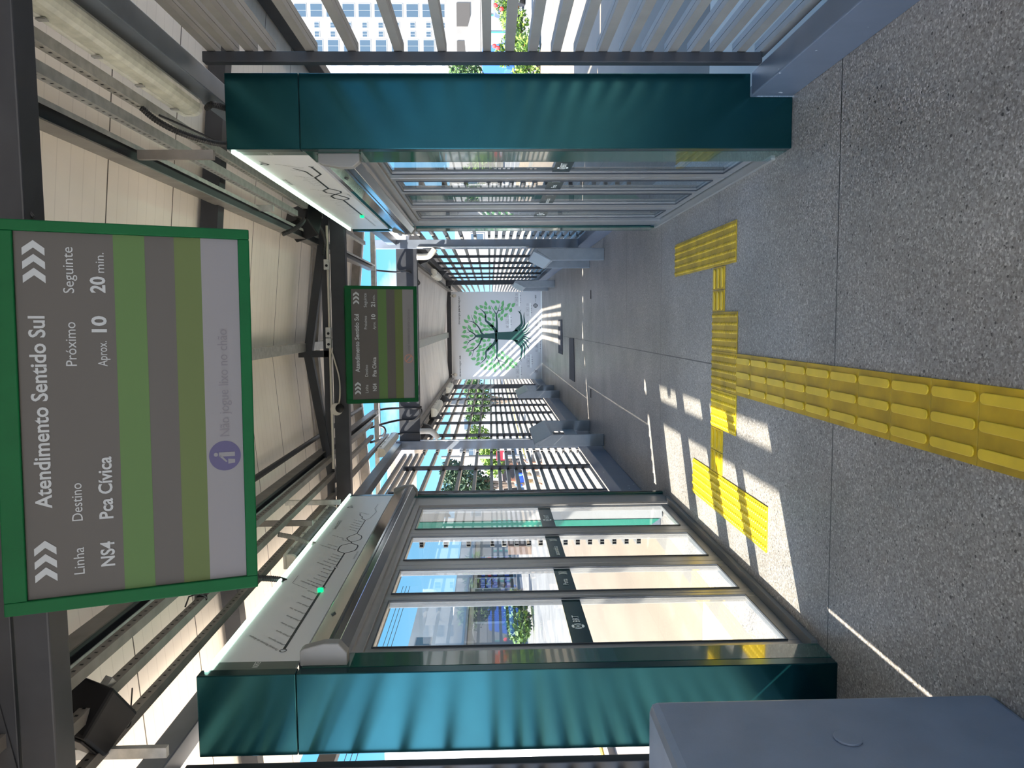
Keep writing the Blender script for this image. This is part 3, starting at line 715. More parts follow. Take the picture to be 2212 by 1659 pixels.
        band(ink, [(4.18, 2.515), (4.26, 2.47), (4.40, 2.462)], .010)
        names = [(4.16, 'Terminal Parque Oeste'), (4.27, 'Esta\u00e7\u00e3o Jardim'), (4.20+.26, 'Esta\u00e7\u00e3o Parque Sul'), (4.52, 'Esta\u00e7\u00e3o Lapa'), (4.58, 'Esta\u00e7\u00e3o Moema'), (4.64, 'Esta\u00e7\u00e3o Vila'), (4.70, 'Esta\u00e7\u00e3o Sol'), (4.88, 'Esta\u00e7\u00e3o P\u00e7a C\u00edvica'), (5.08, 'Esta\u00e7\u00e3o Central'), (5.14, 'Esta\u00e7\u00e3o Campinas')] + [(5.28+.075*i, 'Esta\u00e7\u00e3o '+n) for i, n in enumerate(('Norte', 'Sul', 'Leste', 'Oeste', 'Rio', 'Luz', 'Mar', 'Lago', 'Par'))]
        big = []; circles = [(4.135, .014)]; dot = (5.978, 2.45)
        hdr = 'SUL'; sent = ((4.66, 2.637), 'Sentido SUL'); logo = (4.07, 2.635); ticks = [n[0] for n in names]
        extra = ((5.10, 2.372), 'Sentido Centro'); frame = None
    for (u, r) in circles: ink.ring((lx, u, ZM if not R_ else 2.41), nv, r*.72, r, 24)
    if frame: band(ink, frame, .002)
    ink.ring((lx, logo[0], logo[1]), nv, .013, .024, 24)
    ink.build('route_line', M_INK, t); pale.build('future_route_line', M_INKL, t)
    tilt = (rt*math.cos(.82)+Vector((0,0,1))*math.sin(.82)); upd = (-rt*math.sin(.82)+Vector((0,0,1))*math.cos(.82))
    for (u, sname) in names:
        zz = ZM+.012
        if 4.79 < u < 5.0 or 5.04 < u < 5.22: zz = 2.482
        text(sname, 'station_name', M_INK, t, (X(.002), u, zz), tilt, upd, .0175 if not R_ else .016, None)
    for (u, sname) in big:
        text(sname, 'station_name', M_INK, t, (X(.002), u, ZM+.02), tilt, upd, .021)
    tk = MB()
    for u in ticks:
        if not (4.79 < u < 5.0 or 5.04 < u < 5.22): tk.quad((lx, u-.002, ZM), (lx, u+.002, ZM), (lx, u+.002, ZM+.014), (lx, u-.002, ZM+.014))
    tk.build('ticks', M_INK, t)
    text(sent[1], 'lettering', M_INK, t, (X(.002), *sent[0]), rt, (0,0,1), .036)
    text(extra[1], 'lettering', M_INK, t, (X(.002), *extra[0]), rt, (0,0,1), .018)
    text(hdr, 'lettering', M_WHITE, h, (X(.002), y0+(.012 if not R_ else .062), 2.48 if not R_ else 2.525), rt, (0,0,1), .036, width=.052)
    text('BRT', 'lettering', M_INK, t, (X(.002), logo[0]+rt.y*.035, logo[1]-.01), rt, (0,0,1), .024)
    MB().disc((X(.002), *dot), nv, .016, .018, 20).build('marker_lamp', M_GDOT, t, smooth=False)
    return t
route_map('R'); route_map('L')

# ---------------------------------------------------------------- departure displays
def display(label, loc, yaw, tilt, mins, msg, icon, W=.95, H=.535):
    t = thing('departure_display', label, 'display', loc, 'green framed departure displays', rot=None)
    t.rotation_euler = (tilt, 0, yaw)
    A, Bv = W/2, H/2
    z1, z0 = Bv+.052, -Bv-.030
    x0, x1 = -A-.035, A+.028
    # housing with bevelled lower back, front frame ring
    prof = [(-.004, z0), (-.004, z1), (.045, z1+.004), (.105, z1-.02), (.105, z0+.10), (.05, z0)]
    hb = MB().prism([(y+.012, z) for y, z in prof], 'X', x0, x1).build('housing', M_GREENS, t, bevel=.010, local=True)
    for xx in (-.28, .24): MB().box(xx-.02, xx+.02, .09, .205, .17, .23).build('hanging_arm', M_STEEL, t, local=True)
    fb = MB()
    for (a, b, c, d) in ((x0, -A, z0, z1), (A, x1, z0, z1), (-A, A, Bv, z1), (-A, A, z0, -Bv)): fb.box(a, b, -.016, .0078, c, d)
    fb.build('front_frame', M_GREENS, t, local=True, bevel=.003)
    sx = lambda u: -A+u*W
    sz = lambda v: Bv-v*H
    yq = -.004
    def rect(u0, u1, v0, v1, name, m, par, y=yq):
        return MB().quad((sx(u0), y, sz(v1)), (sx(u1), y, sz(v1)), (sx(u1), y, sz(v0)), (sx(u0), y, sz(v0))).build(name, m, par, local=True)
    scn = MB().box(-A, A, -.003, .0075, -Bv, Bv).build('screen', M_DISP, t, local=True)
    ORG[scn.name] = Vector((0,0,0)); ORG[hb.name] = Vector((0,0,0))
    rect(0, 1, .42, .56, 'stripe', M_DISG, scn); rect(0, 1, .695, .82, 'stripe', M_DISG2, scn); rect(0, 1, .82, 1, 'message_strip', M_DISL, scn)
    def tx(s_, u, v, size, wd=None, m=M_DTXT, bold=0):
        return text(s_, 'lettering', m, scn, (sx(u), yq-.0005, sz(v)), (1,0,0), (0,0,1), size, wd and wd*W, bold=bold, local=True, lift=.0008)
    tx('Atendimento Sentido Sul', .25, .115, .052, .525, bold=.0010)
    tx('Linha', .055, .245, .036, .075); tx('Destino', .205, .245, .036, .105); tx('Pr\u00f3ximo', .635, .245, .036, .12); tx('Seguinte', .835, .245, .036, .125)
    tx('NS4', .07, .378, .046, .07, bold=.0010); tx('Pca C\u00edvica', .205, .378, .046, .175, bold=.0010)
    tx('Aprox.', .635, .378, .032, .07); tx('10', .72, .378, .048, .045, bold=.0014); tx(mins, .838, .378, .048, .045, bold=.0014); tx('min.', .892, .378, .030, .055)
    tx(msg, .42, .935, .037, .315 if icon == 'bin' else .40, M_DTXD)
    for u0 in (.045, .862):
        for j in range(3):
            cb = MB(); u = u0+.037*j; hgt = .047; wv = .020; th = .019
            a = [(sx(u), sz(.08-hgt/1.0)), (sx(u)+th, sz(.08-hgt)), (sx(u)+th+wv, sz(.08)), (sx(u)+th, sz(.08+hgt)), (sx(u), sz(.08+hgt)), (sx(u)+wv, sz(.08))]
            y = yq-.0006
            cb.add([(p, y, q) for p, q in a], [(0, 5, 2, 1), (5, 4, 3, 2)])
            cb.build('chevron', M_DTXT, scn, local=True)
    c = (sx(.365), yq-.0006, sz(.91))
    if icon == 'bin':
        MB().ring(c, (0,-1,0), 0, .042, 40).build('icon_disc', M_DICO, scn, local=True)
        f = MB(); y = yq-.0012
        cx, cz = c[0], c[2]
        f.ring((cx+.004, y, cz+.024), (0,-1,0), 0, .0055, 14)
        f.quad((cx-.002, y, cz-.026), (cx+.010, y, cz-.026), (cx+.010, y, cz+.016), (cx-.002, y, cz+.016))
        f.quad((cx-.018, y, cz-.002), (cx-.016, y, cz-.006), (cx+.002, y, cz+.010), (cx+.000, y, cz+.016))
        f.quad((cx-.021, y, cz-.026), (cx-.011, y, cz-.026), (cx-.009, y, cz-.008), (cx-.023, y, cz-.008))
        f.build('icon_figure', M_DISL, scn, local=True)
    else:
        f = MB().ring(c, (0,-1,0), .031, .038, 40); cx, cz, y = c[0], c[2], c[1]
        f.quad((cx-.027, y, cz+.021), (cx-.021, y, cz+.027), (cx+.027, y, cz-.021), (cx+.021, y, cz-.027))
        f.build('icon_ring', M_DRED, scn, local=True)
    return t
display('large near green departure display reading 20 min. above the camera side of the hall', (-.236, 2.063, 2.425), .030, .357, '20', 'N\u00e3o jogue lixo no ch\u00e3o', 'bin')
display('smaller-looking far green departure display reading 21 min. hung from the far truss', (-.180, 6.635, 2.400), .02, .25, '21', 'Local monitorado por c\u00e2meras', 'cam')

# ---------------------------------------------------------------- leaning benches and cabinet
def leaning_bench(label, side, y0, y1, w_=.155, zi=.69, zo=.90):
    s = 1 if side == 'R' else -1
    xi = .785 if side == 'R' else -1.462
    X = lambda d: xi+s*d
    t = thing('leaning_bench', label, 'bench', (X(.07), y0, 0), 'grey metal leaning benches')
    def plate(ya, yb):
        p = [(X(0), 0.001), (X(w_), 0.001), (X(w_), zo-.03), (X(w_-.02), zo), (X(w_-.04), zo), (X(0), zi)]
        if s < 0: p = p[::-1]
        return MB().prism(p, 'Y', ya, yb).build('end_panel', M_BENCH, t, bevel=.006)
    plate(y0, y0+.035); plate(y1-.035, y1)
    p = [(X(-.004), zi-.035), (X(-.004), zi), (X(w_-.045), zo+.006), (X(w_-.015), zo+.006), (X(w_+.003), zo-.02), (X(w_+.003), zo-.06), (X(w_-.03), zo-.04)]
    if s < 0: p = p[::-1]
    MB().prism(p, 'Y', y0-.004, y1+.004).build('sloped_top', M_BENCH, t, bevel=.006)
    xa, xb = sorted((X(w_-.03), X(w_-.022)))
    MB().box(xa, xb, y0+.036, y1-.036, .25, .42).build('back_rail', M_BENCH, t)
    return t
leaning_bench('grey leaning bench with sloped top on the right, nearer one beside the thick post', 'R', 9.77, 11.22)
leaning_bench('grey leaning bench with sloped top on the left, nearer one beside the thick post', 'L', 9.77, 11.20)
leaning_bench('grey leaning bench with sloped top on the right, far one by the tree mural', 'R', 17.2, 19.2)
leaning_bench('grey leaning bench on the left by the tree mural, crossed by sun stripes', 'L', 16.15, 17.6)
t = thing('validator_cabinet', 'large blue-grey metal cabinet with a round cover, lower left corner close to camera', 'cabinet', (-1.3, 1.4, 0))
MB().box(-1.62, -1.098, .55, 2.12, 0.001, 1.022).build('body', M_CAB, t, bevel=.026)
MB().disc((-1.0975, 1.885, .543), (1, 0, 0), .036, .006, 40).build('cover_disc', M_CAB, t, bevel=.002)

# ---------------------------------------------------------------- tactile paving
def tile_tree(label, x0, x1, y0, y1, kind, m, group, along='Y'):
    t = thing('tactile_tile', label, 'tactile tile', ((x0+x1)/2, (y0+y1)/2, 0), group)
    g = .0012
    MB().box(x0+g, x1-g, y0+g, y1-g, .0005, .006).build('tile_base', m, t, bevel=.001)
    b = MB()
    if kind == 'dots':
        nx, ny = max(1, round((x1-x0)/.05)), max(1, round((y1-y0)/.0315))
        for i in range(nx):
            for j in range(ny):
                cx, cy = x0+(i+.5)*(x1-x0)/nx, y0+(j+.5)*(y1-y0)/ny
                vs_ = []; n = 8
                for r, z in ((.0125, .006), (.0100, .0115), (.0055, .0130)):
                    for k in range(n): vs_.append((cx+r*math.cos(2*math.pi*k/n), cy+r*math.sin(2*math.pi*k/n), z))
                fs = [(a*n+k, a*n+(k+1) % n, (a+1)*n+(k+1) % n, (a+1)*n+k) for a in range(2) for k in range(n)] + [tuple(range(2*n, 3*n))]
                b.add(vs_, fs)
        b.build('studs', m, t, smooth=True)
    else:
        n = 3
        for i in range(n):
            if along == 'Y':
                cx = x0+(i+.5)*(x1-x0)/n; a, c, hw = y0+.010, y1-.010, .0175
                pts = []
                for k in range(7): th = math.pi*k/6; pts.append((cx+hw*math.cos(th), c-hw+hw*math.sin(th)))
                for k in range(7): th = math.pi+math.pi*k/6; pts.append((cx+hw*math.cos(th), a+hw+hw*math.sin(th)))
            else:
                cy = y0+(i+.5)*(y1-y0)/n; a, c, hw = x0+.010, x1-.010, .0175
                pts = []
                for k in range(7): th = -math.pi/2+math.pi*k/6; pts.append((c-hw+hw*math.cos(th), cy+hw*math.sin(th)))
                for k in range(7): th = math.pi/2+math.pi*k/6; pts.append((a+hw+hw*math.cos(th), cy+hw*math.sin(th)))
            b.prism(pts, 'Z', .006, .0125)
        b.build('bars', M_YELB if m is M_YELD else m, t, bevel=.0022)
    return t
ORD = NUM
for k in range(12):
    y1 = 4.475-.25*k
    tile_tree('barred yellow tile, %s along the guiding strip, counted from the studded crossing' % ORD[k], -.445, -.195, y1-.25, y1, 'bars', M_YELD, 'guiding strip tiles')
rows = ['near', 'far']; cols = ['right', 'middle', 'left']
for r in range(2):
    for c_ in range(3):
        x1 = .056-.25*c_
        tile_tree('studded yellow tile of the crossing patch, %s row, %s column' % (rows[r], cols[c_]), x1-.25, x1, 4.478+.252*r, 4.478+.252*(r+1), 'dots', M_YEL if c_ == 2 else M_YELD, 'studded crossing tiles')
tile_tree('narrow barred yellow tile joining the crossing to the right studded pad, crossing side', .058, .195, 4.732, 4.982, 'bars', M_YELD, 'link tiles', 'X')
tile_tree('narrow barred yellow tile touching the right studded pad', .197, .343, 4.732, 4.982, 'bars', M_YELD, 'link tiles', 'X')
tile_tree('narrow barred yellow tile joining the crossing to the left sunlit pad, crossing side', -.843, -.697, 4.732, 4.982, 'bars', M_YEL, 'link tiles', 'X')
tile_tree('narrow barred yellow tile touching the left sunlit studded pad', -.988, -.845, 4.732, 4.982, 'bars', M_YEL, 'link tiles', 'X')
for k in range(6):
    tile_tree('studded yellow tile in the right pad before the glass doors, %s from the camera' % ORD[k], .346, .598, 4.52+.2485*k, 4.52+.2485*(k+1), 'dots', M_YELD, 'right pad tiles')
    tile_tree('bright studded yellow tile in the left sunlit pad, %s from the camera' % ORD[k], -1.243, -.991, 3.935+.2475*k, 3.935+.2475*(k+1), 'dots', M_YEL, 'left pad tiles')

def floor_mat(label, poly):
    tag(MB().prism(poly, 'Z', .0005, .014).build('floor_mat', M_MAT, bevel=.003), label, 'mat', 'grey floor mats')
floor_mat('dark grey ribbed floor mat, farther of the two towards the mural', [(.05, 15.45), (.05, 16.28), (-.665, 16.27), (-.66, 15.40)])
floor_mat('dark grey ribbed floor mat, nearer of the two towards the mural', [(-.29, 13.3), (-.295, 14.03), (-1.05, 14.0), (-1.045, 13.17)])
tag(MB().box(.332, .457, 11.045, 11.09, .0005, .006).build('drain_slot', M_BLACK), 'small dark slot in the floor on the right before the mural', 'floor slot')
tag(MB().box(-1.11, -.983, 11.045, 11.09, .0005, .006).build('drain_slot', M_BLACK), 'small dark slot in the floor on the left before the mural', 'floor slot')
# ---------------------------------------------------------------- tree mural at the end of the hall
MY = 21.53
mu = thing('mural_panel', 'white wall panel with a green tree mural at the far end of the hall', 'mural', (-.37, MY, 0))
MB().box(-1.605, .868, MY, MY+.05, .0, 2.555).build('panel', M_WALLW, mu)
MB().box(-1.605, .868, MY-.03, MY-.002, .0, .035).build('white_skirting', M_WHITE, mu)
KX, KZ = 2.466/1165, 2.555/1195
CX = -1.605+(1345-765)*KX
def MP(p, q): return (CX+p*KX, q*KZ)
def stroke(b, pts, w0, w1, y, sub=5):
    """tapered flat brush stroke through pts (Catmull-Rom)"""
    P = [Vector((p[0], p[1])) for p in pts]; P = [P[0]*2-P[1]]+P+[P[-1]*2-P[-2]]
    c = []
    for i in range(1, len(P)-2):
        for k in range(sub):
            t_ = k/sub; a, b_, c_, d = P[i-1], P[i], P[i+1], P[i+2]
            c.append(.5*((2*b_)+(c_-a)*t_+(2*a-5*b_+4*c_-d)*t_*t_+(3*b_-a-3*c_+d)*t_**3))
    c.append(P[-2]); n = len(c); L_, R_ = [], []
    for i, p in enumerate(c):
        d = (c[min(i+1, n-1)]-c[max(i-1, 0)]).normalized(); nn = Vector((-d.y, d.x)); w_ = w0+(w1-w0)*(i/(n-1)); L_.append(p+nn*w_/2); R_.append(p-nn*w_/2)
    vs_ = []; fs = []
    for l_, r_ in zip(L_, R_):
        for q in (l_, r_): xx, zz = MP(q.x, q.y); vs_.append((xx, y, zz))
    for i in range(n-1): fs.append((2*i, 2*i+1, 2*i+3, 2*i+2))
    b.add(vs_, fs); return c
tb = MB(); ty = MY-.003
branches = []
for sgn in (1, -1):
    S = lambda *pp: [(sgn*a, b) for a, b in pp]
    for pts, a, b in ((S((0,560),(18,600),(95,600),(180,598),(285,605)), 46, 17), (S((285,605),(330,630),(405,675)), 15, 3), (S((285,605),(350,575),(415,560)), 14, 3), (S((330,590),(350,520),(385,480)), 10, 2),
                      (S((30,600),(100,635),(180,715),(210,745),(285,748),(330,780),(372,830)), 44, 4), (S((0,760),(45,805),(100,830),(150,865),(190,905),(285,935)), 28, 3), (S((150,865),(190,920),(200,965),(215,980)), 13, 2),
                      (S((0,880),(30,900),(60,950),(95,985),(130,1000)), 20, 3), (S((60,950),(50,985),(40,1005)), 8, 2),
                      (S((20,330),(70,340),(110,305),(160,270),(230,275),(300,285),(330,320)), 60, 6), (S((300,285),(310,300),(345,275)), 16, 3), (S((60,300),(130,240),(200,235),(260,240),(310,235)), 34, 4), (S((40,290),(90,225),(140,200),(170,180),(200,195)), 26, 3), (S((20,280),(50,215),(90,180),(110,150)), 24, 3), (S((5,270),(20,210),(40,170),(30,140)), 22, 3), (S((0,420),(40,360),(60,320)), 70, 60)):
        branches.append(stroke(tb, pts, a, b, ty))
branches.append(stroke(tb, [(0,250),(0,330),(0,420),(0,520),(0,620)], 130, 92, ty-.0005)); branches.append(stroke(tb, [(0,600),(0,700),(0,790),(0,890)], 84, 30, ty-.0005))
tb.build('tree_print', M_TREE, mu)
lb = MB(); placed = []
rnd = random.Random(3); allc = [p for c in branches for p in c]
tries = 0
while len(placed) < 165 and tries < 20000:
    tries += 1
    p, q = rnd.uniform(-470, 470), rnd.uniform(330, 1060)
    r = math.hypot(p, q-590)
    if r > 462 or (q < 590 and abs(p) < 230+max(0, 520-q)*.9) or (abs(p) < 90 and q < 700): continue
    if any((p-a)**2+(q-b)**2 < 51**2 for a, b in placed): continue
    if min((Vector((p, q))-c_).length for c_ in allc) < 24: continue
    placed.append((p, q))
    th = math.atan2(q-560, p)+rnd.uniform(-.9, .9); ln, wd = rnd.uniform(62, 82), rnd.uniform(25, 33)
    d, nn = Vector((math.cos(th), math.sin(th))), Vector((-math.sin(th), math.cos(th))); o = Vector((p, q))
    ol = [o-d*ln/2, o-d*ln*.2+nn*wd*.8, o+d*ln*.15+nn*wd*.75, o+d*ln/2, o+d*ln*.2-nn*wd*.35, o-d*ln*.2-nn*wd*.6]
    vs_ = []
    for v in ol: xx, zz = MP(v.x, v.y); vs_.append((xx, ty, zz))
    lb.add(vs_, [(0, 5, 4, 3, 2, 1)])
lb.build('leaf_print', M_LEAFG, mu)
def mtext(s_, b0, a0, size, wd, m=M_INK, bold=0):
    xx, zz = MP(765-b0, 1290-a0)
    text(s_, 'lettering', m, mu, (xx, MY-.002, zz), (1,0,0), (0,0,1), size, wd, bold=bold, lift=.0015)
mtext('#recarregar', 1305, 208, .075, .46); mtext('-se', 1082, 208, .075, .12, bold=.0015)
mtext('#energia', 608, 205, .075, .33); mtext('para', 445, 205, .075, .19, bold=.0015); mtext('seguir', 348, 205, .075, .24)
mtext('BRT', 268, 1215, .05, .09, bold=.001); mtext('cons\u00f3rcio', 322, 1210, .03, .10)
ib, ib2 = MB(), MB(); iy = MY-.003
for (a, b) in ((955,285),(1100,420),(830,575),(1215,620),(840,950),(1215,900),(1105,1105),(960,1245)):
    cx, cz = MP(765-b, 1290-a)
    for sg in (1, -1):
        for j in range(3):
            a0 = 0 if sg > 0 else math.pi
            ib.ring((cx+sg*(.085+.022*j), iy, cz), (0,-1,0), .040, .046, 8, a0-.8, a0+.8, upv=(1,0,0))
    for (x0, x1, z0, z1) in ((-.065,.065,.036,.042),(-.065,.065,-.042,-.036),(-.065,-.059,-.036,.036),(.059,.065,-.036,.036)): ib.quad((cx+x0, iy, cz+z0), (cx+x1, iy, cz+z0), (cx+x1, iy, cz+z1), (cx+x0, iy, cz+z1))
    for k in range(3): ib.quad((cx-.03+.022*k, iy, cz-.02), (cx-.02+.022*k, iy, cz-.02), (cx-.02+.022*k, iy, cz+.02), (cx-.03+.022*k, iy, cz+.02))
    ib2.quad((cx-.19, iy, cz-.085), (cx+.19, iy, cz-.085), (cx+.19, iy, cz-.062), (cx-.19, iy, cz-.062))
    for k in (-.09, -.02, .03, .10): ib.quad((cx+k, iy, cz-.125), (cx+k+.016, iy, cz-.125), (cx+k+.016, iy, cz-.09), (cx+k, iy, cz-.09))
ib.build('icon_print', M_INKG, mu); ib2.build('bench_print', M_WHITE, mu)
cx, cz = MP(765-365, 1290-1205); rb = MB()
for k in range(4): rb.ring((cx, iy, cz), (0,-1,0), .030, .060, 12, k*math.pi/2+.1+.78, (k+1)*math.pi/2-.1+.78, upv=(1,0,0))
rb.add([(cx, iy, cz+.018), (cx-.018, iy, cz), (cx, iy, cz-.018), (cx+.018, iy, cz)], [(0,1,2,3)]); rb.build('round_logo', M_INK, mu)
cx, cz = MP(765-1240, 1290-1205); rb = MB().ring((cx, iy, cz), (0,-1,0), .050, .056, 30, .5, 5.6, upv=(1,0,0))
rb.add([(cx+.012, iy, cz+.045), (cx-.028, iy, cz-.006), (cx-.002, iy, cz-.006), (cx-.012, iy, cz-.045), (cx+.028, iy, cz+.008), (cx+.004, iy, cz+.008)], [(0,1,2,3,4,5)]); rb.build('bolt_icon', M_INK, mu)
for x, lab in ((-1.45, 'left'), (.75, 'right')):
    t = thing('security_camera', 'small white security camera at the top %s corner of the mural' % lab, 'camera', (x, 21.3, 2.5), 'cameras above the mural')
    MB().disc((x, 21.38, 2.48), (0,-1,-.25), .045, .16, 16).build('camera_body', M_WHITEP, t)
    MB().tube([(x, 21.38, 2.5), (x, 21.42, 2.58)], .012).build('bracket', M_WHITEP, t)

# ---------------------------------------------------------------- speakers, boxes, cables and pipes under the roof
def speaker(label, c, rotz, tilt, txt=True):
    t = thing('loudspeaker', label, 'loudspeaker', c, 'black loudspeakers'); t.rotation_euler = (tilt, 0, rotz)
    prof = [(-.10, -.09), (.10, -.09), (.125, .09), (-.125, .09)]
    MB().prism([(x, y) for x, y in prof], 'Z', -.11, .11).build('cabinet', M_BLACK, t, local=True, bevel=.012)
    MB().box(-.085, .085, -.100, -.091, -.098, .098).build('grille', M_RUBBER, t, local=True, bevel=.003)
    if txt:
        g = MB().box(-.032, .004, -.103, -.1005, .060, .078).build('badge', M_CAP, t, local=True); ORG[g.name] = Vector((0,0,0))
        text('JBL', 'lettering', M_WHITE, t, (-.028, -.104, .064), (1,0,0), (0,0,1), .015, .026, local=True, lift=.0005)
    MB().box(-.02, .02, .09, .14, -.015, .015).build('bracket', M_GALV, t, local=True)
    return t
speaker('black loudspeaker at the upper left behind the near beam', (-1.42, 2.72, 2.965), -.75, -.35)
speaker('black loudspeaker hanging near the right route map and far truss', (.845, 6.40, 3.0), .7, -.4, False)
def cable(label, pts, r, name='cable', m=M_CABLE, group=None, cat='cable', n=8):
    P = [Vector(p) for p in pts]; P = [P[0]*2-P[1]]+P+[P[-1]*2-P[-2]]; c = []
    for i in range(1, len(P)-2):
        for k in range(8):
            t_ = k/8; a, b_, c_, d = P[i-1], P[i], P[i+1], P[i+2]
            c.append(.5*((2*b_)+(c_-a)*t_+(2*a-5*b_+4*c_-d)*t_*t_+(3*b_-a-3*c_+d)*t_**3))
    c.append(P[-2])
    rr = r
    if name == 'corrugated_conduit':
        # ribbed hose: resample and alternate the radius
        dense = []
        for a, b_ in zip(c[:-1], c[1:]):
            kk = max(2, int((b_-a).length/.005))
            dense += [a.lerp(b_, j/kk) for j in range(kk)]
        dense.append(c[-1]); c = dense; rr = [r*(1.0 if (j//1) % 2 else .84) for j in range(len(c))]
    o = MB().tube(c, rr, n).build(name, m, smooth=name != 'corrugated_conduit')
    return tag(o, label, cat, group)
cable('black corrugated hose curving from the right channel into the right green casing', [(.93, 3.38, 2.955), (.885, 3.42, 2.905), (.85, 3.50, 2.83), (.845, 3.66, 2.745), (.87, 3.78, 2.70)], .014, 'corrugated_conduit')
cable('black corrugated hose at the outer top of the right green casing', [(1.07, 3.9, 2.86), (1.06, 3.80, 2.80), (1.04, 3.78, 2.74), (1.03, 3.80, 2.70)], .016, 'corrugated_conduit')
cable('thin black cable beside the right lit tube end', [(.93, 3.5, 2.93), (.90, 3.62, 2.84), (.86, 3.74, 2.74), (.835, 3.80, 2.70)], .005)
cable('black corrugated hose looping from the left ceiling to the left route map', [(-1.36, 3.9, 2.90), (-1.37, 4.05, 2.86), (-1.42, 4.2, 2.78), (-1.455, 4.28, 2.70), (-1.475, 4.3, 2.66)], .018, 'corrugated_conduit')
cable('second black hose above the looping one on the left', [(-1.22, 3.8, 2.94), (-1.30, 3.98, 2.90), (-1.37, 4.02, 2.86)], .016, 'corrugated_conduit')
cable('brown corrugated hose below the large display entering the left route map', [(-1.38, 4.95, 2.88), (-1.42, 5.0, 2.78), (-1.455, 5.02, 2.72), (-1.475, 5.03, 2.66)], .018, 'corrugated_conduit', m=M_PURLIN)
cable('black conduit pair running under the left side of the ridge', [(-1.05, -2, 3.09), (-1.05, 3, 3.09), (-1.05, 9.5, 3.09)], .022)
cable('thin black wire hanging above the large display', [(.36, 2.12, 2.9), (.37, 2.14, 2.82), (.34, 2.16, 2.76), (.30, 2.17, 2.73)], .005)
cable('black hose bundle curling at the right speaker', [(.66, 5.7, 2.99), (.70, 5.75, 2.92), (.76, 5.9, 2.90), (.82, 6.1, 2.93), (.86, 6.3, 3.02)], .018, 'corrugated_conduit')
cable('black hose from the right speaker down to the truss box', [(.86, 6.35, 2.92), (.80, 6.6, 2.90), (.72, 6.75, 2.905), (.60, 6.79, 2.93)], .016, 'corrugated_conduit')
cable('thin wire from the left perforated channel to the upper left speaker', [(-1.46, 3.0, 2.93), (-1.50, 2.92, 2.90), (-1.52, 2.82, 2.86), (-1.50, 2.75, 2.88)], .003)
t = thing('power_outlet', 'small grey outlet plate with black plug on the left ceiling side', 'outlet', (-1.36, 3.75, 2.97))
MB().box(-1.40, -1.32, 3.70, 3.76, 2.945, 2.955).build('plate', M_GALV, t); MB().box(-1.375, -1.345, 3.72, 3.75, 2.90, 2.944).build('plug', M_BLACK, t, bevel=.004)
MB().tube([(-1.36, 3.735, 2.90), (-1.33, 3.68, 2.885), (-1.30, 3.64, 2.90), (-1.31, 3.62, 2.94), (-1.36, 3.62, 2.96)], .004).build('cord', M_CABLE, t)
for x, lab in ((.52, 'grey junction box on the right half of the far truss'), (-.075, 'grey conduit box at the middle of the far truss, right of its twin'), (-.17, 'grey conduit box at the middle of the far truss, left of its twin')):
    t = thing('junction_box', lab, 'junction box', (x, 6.79, 2.88))
    MB().box(x-.045, x+.045, 6.765, 6.808, 2.878, 2.925).build('box', M_GALV, t, bevel=.004)
    MB().disc((x-.01, 6.7648, 2.90), (0,-1,0), .012, .004, 16).build('hole_cap', M_BLACK, t)
t = thing('dome_camera', 'small white dome camera on the far truss left of the far display', 'camera', (-.75, 6.79, 2.83))
MB().disc((-.76, 6.81, 2.85), (0,-1,-.1), .055, .035, 24).build('base', M_WHITEP, t); MB().blob((-.75, 6.765, 2.815), .040, 16, 10).build('dome', M_BLACK, t, smooth=True)
cable('white cord from the conduit boxes to the dome camera', [(-.20, 6.78, 2.89), (-.34, 6.78, 2.85), (-.50, 6.78, 2.815), (-.68, 6.78, 2.82), (-.73, 6.79, 2.85)], .007, m=M_WHITEP)
# open gap between the two roofs
tag(MB().tube([(1.08, 10.75, 3.075), (-1.72, 10.75, 3.06)], .026, 10).build('crossing_pipe', M_GALV, smooth=True), 'grey pipe crossing the blue sky gap between the roofs', 'pipe')
cable('black cable drooping from the crossing pipe to the fascia, right one', [(.74, 10.74, 3.05), (.735, 10.9, 2.93), (.73, 10.97, 2.80), (.73, 10.985, 2.62), (.60, 11.2, 2.50), (.56, 11.3, 2.53)], .013, group='cables over the fascia')
cable('black cable over the fascia beam, left of the far display', [(-1.22, 10.74, 3.06), (-1.22, 10.9, 2.93), (-1.225, 10.97, 2.78), (-1.23, 10.985, 2.55), (-1.22, 11.05, 2.49)], .016, group='cables over the fascia')
cable('black cable over the fascia beam further left', [(-1.40, 10.2, 3.10), (-1.405, 10.6, 3.0), (-1.40, 10.95, 2.82), (-1.40, 10.985, 2.60), (-1.30, 11.0, 2.49), (-1.24, 11.02, 2.49)], .016, group='cables over the fascia')
cable('black cable by the left column over the fascia beam', [(-1.55, 9.9, 3.05), (-1.60, 10.5, 2.98), (-1.60, 10.95, 2.84), (-1.60, 10.985, 2.62), (-1.60, 11.0, 2.50)], .016, group='cables over the fascia')
cable('black cable loop at the crossing pipe on the left', [(-1.44, 10.72, 3.11), (-1.46, 10.70, 3.0), (-1.52, 10.70, 2.97), (-1.58, 10.71, 3.0), (-1.60, 10.72, 3.06)], .018)
for s, x, lab in ((1, .94, 'cream drain pipe elbow at the top of the thick right post'), (-1, -1.56, 'cream drain pipe elbow at the top of the thick left post')):
    cable(lab, [(x, 10.93, 2.50), (x, 10.93, 2.38), (x+.012*s, 10.93, 2.33), (x+.05*s, 10.93, 2.285), (x+.11*s, 10.93, 2.24)], .043, 'drain_pipe', M_WHITEP, 'drain pipes', 'pipe', 14)
    cable('thin grey conduit down the side of the thick %s post' % ('right' if s > 0 else 'left'), [(x+.135*s, 10.945, 2.5), (x+.135*s, 10.945, 1.4), (x+.135*s, 10.945, .9)], .011, 'wall_conduit', M_GALV, 'post conduits', 'pipe')
